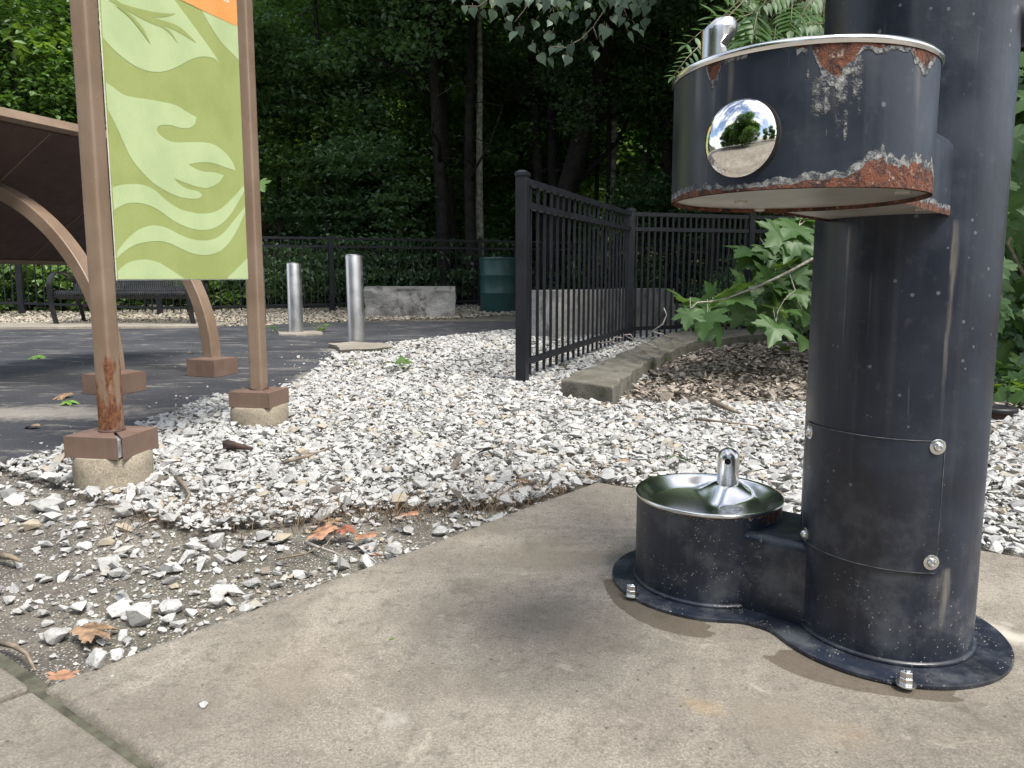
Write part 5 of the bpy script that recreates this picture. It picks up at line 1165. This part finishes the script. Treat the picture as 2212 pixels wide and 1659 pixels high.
# compound leaves behind the basin
def c2(x, y): return ((1640+.199*x)/1.1573, .199*y/1.1573)
su = empty('sumac_bush', (2.0, 4.2, 0), label='bush with long feathery compound leaves above the high basin', cat='shrub'); suinv = Matrix.Translation(-Vector(su.location)); mb = MB(); rn = []; s_ = MB()
def frond(p0, p1, n_, L, Y, sag=.0, one=False):
    a_ = at(*c2(*p0), Y); b = at(*c2(*p1), Y-.1); s_.tube([Vector((1.7, 4.1, 2.3)), (a_+Vector((1.7, 4.1, 2.3)))/2+Vector((0, 0, .12)), a_], [.005, .0035, .002], 5); s_.tube([a_, (a_+b)/2+Vector((0, 0, .01)), b], [.002, .0016, .001], 5); ax_ = (b-a_).normalized(); side = ax_.cross(Vector((0, -1, .3))).normalized()
    for i in range(n_):
        t = .12+.86*i/(n_-1); c_ = a_.lerp(b, t); l = L*(1-.45*abs(t-.4))*random.uniform(.85, 1.1)
        for sg_ in (-1, 1):
            d_ = (side*sg_*.85+ax_*.35+Vector((0, random.uniform(-.25, .15), -.22))).normalized(); leaf_to(mb, rn, 'lance', c_, c_+d_*l, Vector((random.uniform(-.2, .2), -.5, 1)), .25, .15, 1.2)
    leaf_to(mb, rn, 'lance', b, b+ax_*L*.8, Vector((0, -.5, 1)), .2, .15, 1.2)
frond((1275, 150), (1190, 640), 7, .16, 3.6); frond((1710, 60), (1690, 360), 6, .12, 3.8); frond((1450, 130), (760, 210), 5, .14, 3.9); frond((1250, 150), (900, 330), 4, .14, 3.8)
frond((560, 560), (215, 960), 7, .055, 3.3); frond((760, 280), (380, 560), 4, .08, 3.6); frond((2000, -40), (1810, 220), 5, .08, 3.5); frond((1300, 20), (1000, 90), 6, .1, 4.); frond((1800, 330), (1560, 440), 5, .08, 3.8)
frond((1650, -80), (1350, 60), 6, .1, 3.9); frond((2100, 300), (1750, 330), 6, .08, 3.9); frond((900, 330), (860, 620), 5, .1, 3.9); frond((1500, 350), (1480, 600), 6, .09, 4.); frond((1950, 100), (1960, 420), 6, .09, 4.); frond((2150, 500), (1800, 560), 6, .08, 4.1)
for i in range(16):
    x, y = random.uniform(1000, 2300), random.uniform(-500, 500); a_ = random.uniform(2.2, 4.2); frond((x, y), (x+320*math.cos(a_), y-260*math.sin(a_)+80), 6, .14, random.uniform(3.9, 4.4))
s_.tube([(2.0, 4.2, 0), (1.95, 4.25, .9), (1.8, 4.2, 1.7), (1.7, 4.1, 2.3)], [.022, .018, .012, .006], 7)
o = leafobj('leaves', mb, rn, M['leaf_sumac'], su); o.matrix_parent_inverse = suinv; o = s_.build('branches', M['twig'], su, smooth=180); o.matrix_parent_inverse = suinv

# ================================================================== WOOD
def leafcloud(name, blobs, per, size, m, flat_=.55, kinds='oval', seed=1):
    g_ = np.random.default_rng(seed); C = []; 
    for (bx_, by_, bz_, br_) in blobs:
        n_ = int(per*(br_/.7)**2); d = g_.normal(size=(n_, 3)); d /= np.linalg.norm(d, axis=1)[:, None]; r_ = br_*g_.uniform(.45, 1.05, n_)[:, None]
        p = d*r_*np.array([1, 1, flat_])+np.array([bx_, by_, bz_])
        p[:, 2] = np.where(g_.uniform(size=n_) < .6, np.round(p[:, 2]/(.24))*.24+g_.normal(0, .035, n_), p[:, 2]); C.append(p)
    c = np.concatenate(C); n_ = len(c); a_ = g_.uniform(0, 6.283, n_); S = size*g_.uniform(.6, 1.25, n_)
    yv = np.stack([np.cos(a_), np.sin(a_), g_.normal(-.35, .35, n_)], 1); yv /= np.linalg.norm(yv, axis=1)[:, None]
    nv = np.stack([g_.normal(0, .45, n_), g_.normal(0, .45, n_), np.ones(n_)], 1); xv = np.cross(yv, nv); xv /= np.linalg.norm(xv, axis=1)[:, None]; nv = np.cross(xv, yv)
    s1 = S[:, None]; V = np.stack([c, c+yv*s1*.35+xv*s1*.33+nv*s1*.06, c+yv*s1*.75+xv*s1*.2, c+yv*s1-nv*s1*.12, c+yv*s1*.75-xv*s1*.2, c+yv*s1*.35-xv*s1*.33+nv*s1*.06], 1).reshape(-1, 3)
    b = np.arange(n_)*6; q_ = np.concatenate([np.stack([b, b+1, b+2, b+3], 1), np.stack([b, b+3, b+4, b+5], 1)])
    return npmesh(name, V, q_, m, dict(rnd=np.repeat(np.clip(g_.normal(.5, .25, n_), 0, 1), 6)))
def blobs(n_, rx, ry, rz, zc, br, seed):
    g_ = np.random.default_rng(seed); out = []
    while len(out) < n_:
        p = g_.uniform(-1, 1, 3)
        if np.linalg.norm(p) > 1 or np.linalg.norm(p) < .25: continue
        out.append((p[0]*rx, p[1]*ry, zc+p[2]*rz, br*g_.uniform(.7, 1.25)))
    return out
def trunk_mesh(name, h, r0, lean, seed, limbs=7, m='bark', zc=3.):
    rs = random.Random(seed); mb = MB(); pts = []; x = y = 0
    for i in range(14): t = i/13; pts.append(Vector((lean[0]*t**1.2*h+.08*math.sin(t*5+seed), lean[1]*t*h+.06*math.cos(t*4+seed), h*t-.15)))
    mb.tube(pts, [r0*(1.25 if i == 0 else 1)*(1-.65*i/13) for i in range(14)], 12)
    for i in range(limbs):
        k_ = rs.randint(4, 12); b = pts[k_]; a_ = rs.uniform(0, 6.28); L = rs.uniform(1.2, 2.6); d = Vector((math.cos(a_), math.sin(a_), rs.uniform(.1, .7))).normalized(); r_ = r0*.4*(1-k_/18)
        q_ = [b+d*L*t+Vector((rs.gauss(0, .06), rs.gauss(0, .06), .25*t*t*L+rs.gauss(0, .05))) for t in (0, .3, .6, 1)]; mb.tube(q_, [r_, r_*.75, r_*.5, r_*.2], 7)
        for t in (1, 2, 3):
            a2 = rs.uniform(0, 6.28); q2 = q_[t]; mb.tube([q2, q2+Vector((math.cos(a2), math.sin(a2), rs.uniform(-.2, .6)))*.35, q2+Vector((math.cos(a2+.3), math.sin(a2+.3), rs.uniform(-.3, .6)))*.8], [r_*.3, r_*.2, r_*.08], 5)
    return mb.mesh(name, M[m], 180)
crown_canopy = [leafcloud('crown', blobs(28, 2.5, 2.3, 1.5, 0, .85, s), 330, .125, M['leaf_dark'], seed=s) for s in (11, 12)]
crown_mid = [leafcloud('crown', blobs(26, 1.6, 1.3, 1.9, 0, .6, s), 430, .10, M['leaf_mid'], seed=s) for s in (21, 22)]
crown_under = [leafcloud('crown', blobs(26, 1.7, 1.2, 1.7, 0, .6, s), 460, .095, M['leaf_dark'], seed=s) for s in (31, 32)]
crown_lit = [leafcloud('crown', blobs(24, 1.4, 1.0, 1.8, 0, .55, s), 300, .15, M['leaf_bright'], seed=s) for s in (41, 42)]
shrub_low = [leafcloud('foliage', blobs(16, 1.2, .55, .55, .45, .42, s), 520, .085, m, seed=s) for s, m in ((51, M['leaf_dark']), (52, M['leaf_mid']))]
crown_far = [leafcloud('crown', blobs(30, 3.2, 2.2, 3.4, 0, 1.2, s), 330, .2, m, seed=s) for s, m in ((61, M['leaf_mid']), (62, M['leaf_bright']))]
def tree(name, x, y, crowns, trunk, label, group=None, rz=0., sc=1., cat='tree', z=None):
    z = float(tz(x, y)) if z is None else z
    r_ = empty(name, (x, y, z-.03), rz, label=label, cat=cat, group=group); r_.scale = (sc, sc, sc)
    if trunk is not None: link('trunk', trunk, r_)
    for me, off, s_, rr in crowns:
        o = link('crown', me, r_); o.location = off; o.scale = (s_, s_, s_) if not hasattr(s_, '__len__') else s_; o.rotation_euler = (0, 0, rr)
    return r_
tk = {}
tk['a'] = trunk_mesh('trunk', 9, .14, (-.008, 0), 1); tk['b'] = trunk_mesh('trunk', 9, .13, (-.02, 0), 2); tk['c'] = trunk_mesh('trunk', 8, .12, (.0, .01), 3, 3); tk['pale'] = trunk_mesh('trunk', 8, .085, (-.035, 0), 4, 2, 'bark_pale'); tk['lean'] = trunk_mesh('trunk', 8, .25, (.25, -.02), 5, 5); tk['thin'] = trunk_mesh('trunk', 7, .055, (.01, 0), 6, 3)
cc, cm, cu_, cl_, cf = crown_canopy, crown_mid, crown_under, crown_lit, crown_far
def X_at(px, Y): return (px-CX)/F*Y*.995
G = 'trees of the shaded wood'
# individual trunks that can be told apart
tree('woodland_tree', X_at(950, 13.7), 13.7, [(cc[0], (0, -2.4, 7.0), 1., 0)], tk['a'], 'thick dark tree trunk rising left of the pale trunk in the wood', G)
tree('woodland_tree', X_at(975, 14.2), 14.2, [(cu_[0], (0, -.5, 6.0), 1.2, 1)], tk['b'], 'slimmer dark trunk leaning just right of the thickest one in the middle of the wood', G)
tree('woodland_tree', X_at(1024, 13.8), 13.8, [(cc[1], (.6, -2.2, 7.2), 1., 2)], tk['c'], 'straight black trunk directly beside the pale trunk', G)
tree('birch_tree', X_at(1050, 14.1), 14.1, [(cm[0], (0, .5, 6.6), 1., .5)], tk['pale'], 'pale mottled tree trunk standing in the middle of the dark wood', G)
tree('leaning_tree', X_at(1170, 14.3), 14.3, [(cc[0], (2.4, -2.2, 7.4), 1.1, 2.5)], tk['lean'], 'big dark tree leaning right behind the black fence', G)
tree('woodland_tree', X_at(1276, 14.8), 14.8, [(cu_[1], (0, 0, 5.6), 1., 0)], tk['thin'], 'thin trunk just right of the big leaning tree', G)
tree('woodland_tree', X_at(1333, 15.), 15., [(cm[1], (0, 0, 5.6), 1., 1)], tk['pale'], 'thin greyish trunk between the leaning tree and the basin', G)
tree('woodland_tree', X_at(1384, 14.8), 14.8, [(cu_[0], (0, 0, 5.6), 1., 2)], tk['thin'], 'thin dark trunk nearest to the high basin', G)
tree('woodland_tree', X_at(701, 13.9), 13.9, [(cu_[1], (0, -.3, 5.), 1., 3)], tk['thin'], 'thin trunk in the wood above the bollards', G)
# canopy overhead that shades the middle and the right
lab = 'tall dark green tree whose canopy shades the far fence'; k_ = 0
for x, y, z, s_ in ((-2.6, 13.2, 7.6, 1.), (.6, 13.2, 7.8, 1.), (3.6, 12.2, 6.6, 1.1), (4.9, 9.4, 5.6, 1.05), (3.7, 7.0, 4.9, .9), (6.2, 7.2, 5.2, 1.05), (6.6, 11.5, 6.6, 1.1), (5.0, 5.2, 4.4, .85), (7.2, 4.6, 4.6, .95), (.9, 9.2, 6.6, 1.), (3.2, 8.9, 6.6, 1.), (5.8, 8.2, 6.4, 1.05), (7.6, 9.8, 6.8, 1.1), (5.9, 4.2, 5.0, .85), (8.4, 6.0, 5.4, 1.05), (4.6, 2.9, 4.4, .62), (9.8, 11.5, 7., 1.2), (9.6, 8.2, 6.4, 1.1)):
    k_ += 1; ty = max(y, 14.9) if x < 3.3 else y+.6
    if x > 3.3 and 8.2 < ty < 9.2: ty = 9.6
    if x > 3.3 and y > 9: ty = y+1
    if x > 3.3 and 7.4 < ty <= 8.2: ty = 7.4
    tx_ = max(x, 5.5) if ty < 7.5 else x
    tree('canopy_tree', tx_, ty, [(cc[k_ % 2], (x-tx_, y-ty, z), s_, k_*1.3)], tk['b'], lab if ty > 10 else 'tall dark green tree whose canopy shades the leaf litter bed', 'canopy trees along the fence', 0)
# dark understory behind the fence
for i, (px, Y, zc, s_) in enumerate(((600, 14.2, 2.2, 1.0), (700, 14.8, 3.6, 1.05), (790, 14.3, 2.2, .95), (880, 14.9, 4.0, 1.05), (600, 14.6, 4.4, 1.05), (900, 16., 2.0, 1.), (1140, 15.6, 2.4, .95), (1200, 17., 4.2, 1.1), (1420, 16., 4.0, 1.1), (1480, 15.2, 2.0, 1.), (1560, 15.5, 3.8, 1.1), (1650, 15.2, 2.0, 1.), (1300, 14.6, 4.6, .9), (1760, 14., 3., 1.2), (1960, 12.5, 2.4, 1.2), (2150, 11., 2.4, 1.2), (2350, 9.5, 2.2, 1.2), (800, 14.6, 5.0, 1.1), (1020, 16.8, 4.6, 1.))):
    tree('understory_tree', X_at(px, Y), Y, [((cu_+cm)[(i*2+i//3) % 4], (0, 0, zc), s_, i*1.1)], tk['thin'], 'small leafy tree in the deep shade behind the far fence', 'understory trees behind the fence')
for i, (px, Y, s_) in enumerate(((560, 13.1, 1.), (650, 13.3, .95), (760, 13.6, 1.1), (850, 13.7, 1.05), (950, 14.2, 1.1), (1060, 14.4, 1.1), (1250, 15., 1.1), (1400, 15.2, 1.1), (1550, 15.4, 1.2), (1720, 15.4, 1.2), (1640, 9.6, .8), (1800, 9.3, 1.1), (2000, 9.2, 1.2), (2250, 8.2, 1.2), (1900, 7.2, .9), (2120, 6.2, 1.), (2320, 5.2, 1.))):
    r_ = empty('shrub', (X_at(px, Y), Y, float(tz(0, Y))-.03), i*.9 % .8, label='dense shaded shrub filling the space behind the fences', cat='shrub', group='shrubs behind the fences'); r_.scale = (s_, s_, s_*1.15); link('foliage', shrub_low[0], r_)
# sunlit trees and shrubs on the left
for i, (px, Y, zc, s_) in enumerate(((60, 12.4, 3.0, 1.1), (-60, 12.8, 4.4, 1.15), (160, 12.8, 3.6, .95), (100, 13.2, 5.2, 1.1), (-180, 12., 2.4, 1.1), (0, 13.4, 1.8, 1.), (250, 13.6, 2.6, .95), (360, 13.8, 4.4, 1.1))):
    tree('young_tree', X_at(px, Y), Y, [((cl_+cm)[i % 4], (0, 0, zc), s_, i*1.7)], tk['thin'], 'sunlit bright green young tree behind the fence at the left', 'sunlit trees behind the fence at the left')
shl = leafcloud('foliage', blobs(16, 1.2, .5, .55, .45, .42, 55), 360, .14, M['leaf_bright'], seed=55)
for i, (px, Y, s_) in enumerate(((-120, 11.5, 1.), (30, 11.7, 1.05), (170, 12.0, 1.), (300, 12.2, 1.), (430, 12.5, .95))):
    r_ = empty('shrub', (X_at(px, Y), Y, float(tz(0, Y))-.03), i*.7 % .6, label='bright leafy shrub behind the fence and the bench', cat='shrub', group='bright shrubs behind the bench'); r_.scale = (s_, s_, s_); link('foliage', shl if i % 2 == 0 else shrub_low[1], r_)
# farther wood on the slope
for i in range(26):
    x = -22+44*(i % 9)/8+random.uniform(-1.5, 1.5); y = (21, 26, 32)[i//9]+random.uniform(-1.5, 1.5)
    tree('hillside_tree', x, y, [(cf[i % 2], (0, 0, 3.4+random.uniform(-.4, .8)), 1.1, i*1.9), (cf[(i+1) % 2], (.5, .6, 8.4), 1.05, i)], tk['b'], 'green tree on the wooded slope beyond the fence', 'trees on the wooded slope')
# trees behind the photographer, seen mirrored in the chrome
for x, y in ((-6.5, -3.6), (-10, -7), (-13, -2.5), (-9, -11), (1, -15), (9, -14), (-17, -1.5), (-19, -8), (-15, -15), (-5, -19), (5, -20), (16, -14), (-22, -4)):
    tree('park_tree', x, y, [(cf[0], (0, 0, 4.2), 1., x)], tk['a'], 'park tree across the open paving, behind the viewpoint', 'park trees behind the viewpoint', z=-.03)
# single leaf against the dark beside the right sign post
mb = MB(); rn = []; b = at(557, 395, 3.3); leaf_to(mb, rn, 'syc', b, at(570, 412, 3.25), Vector((.2, -1, .3))); 
vt = empty('vine_sprig', (b.x, 3.3, .0), label='single green lobed leaf peeking out right of the sign post', cat='leaf')
o = leafobj('leaf', mb, rn, M['leaf_mid'], vt); o.matrix_parent_inverse = Matrix.Translation(-Vector(vt.location))
o = MB().tube([(b.x-.05, 3.32, -.02), (b.x-.06, 3.33, .5), (b.x-.03, 3.32, .95), tuple(b)], .003, 5).build('stem', M['twig'], vt, smooth=180); o.matrix_parent_inverse = Matrix.Translation(-Vector(vt.location))
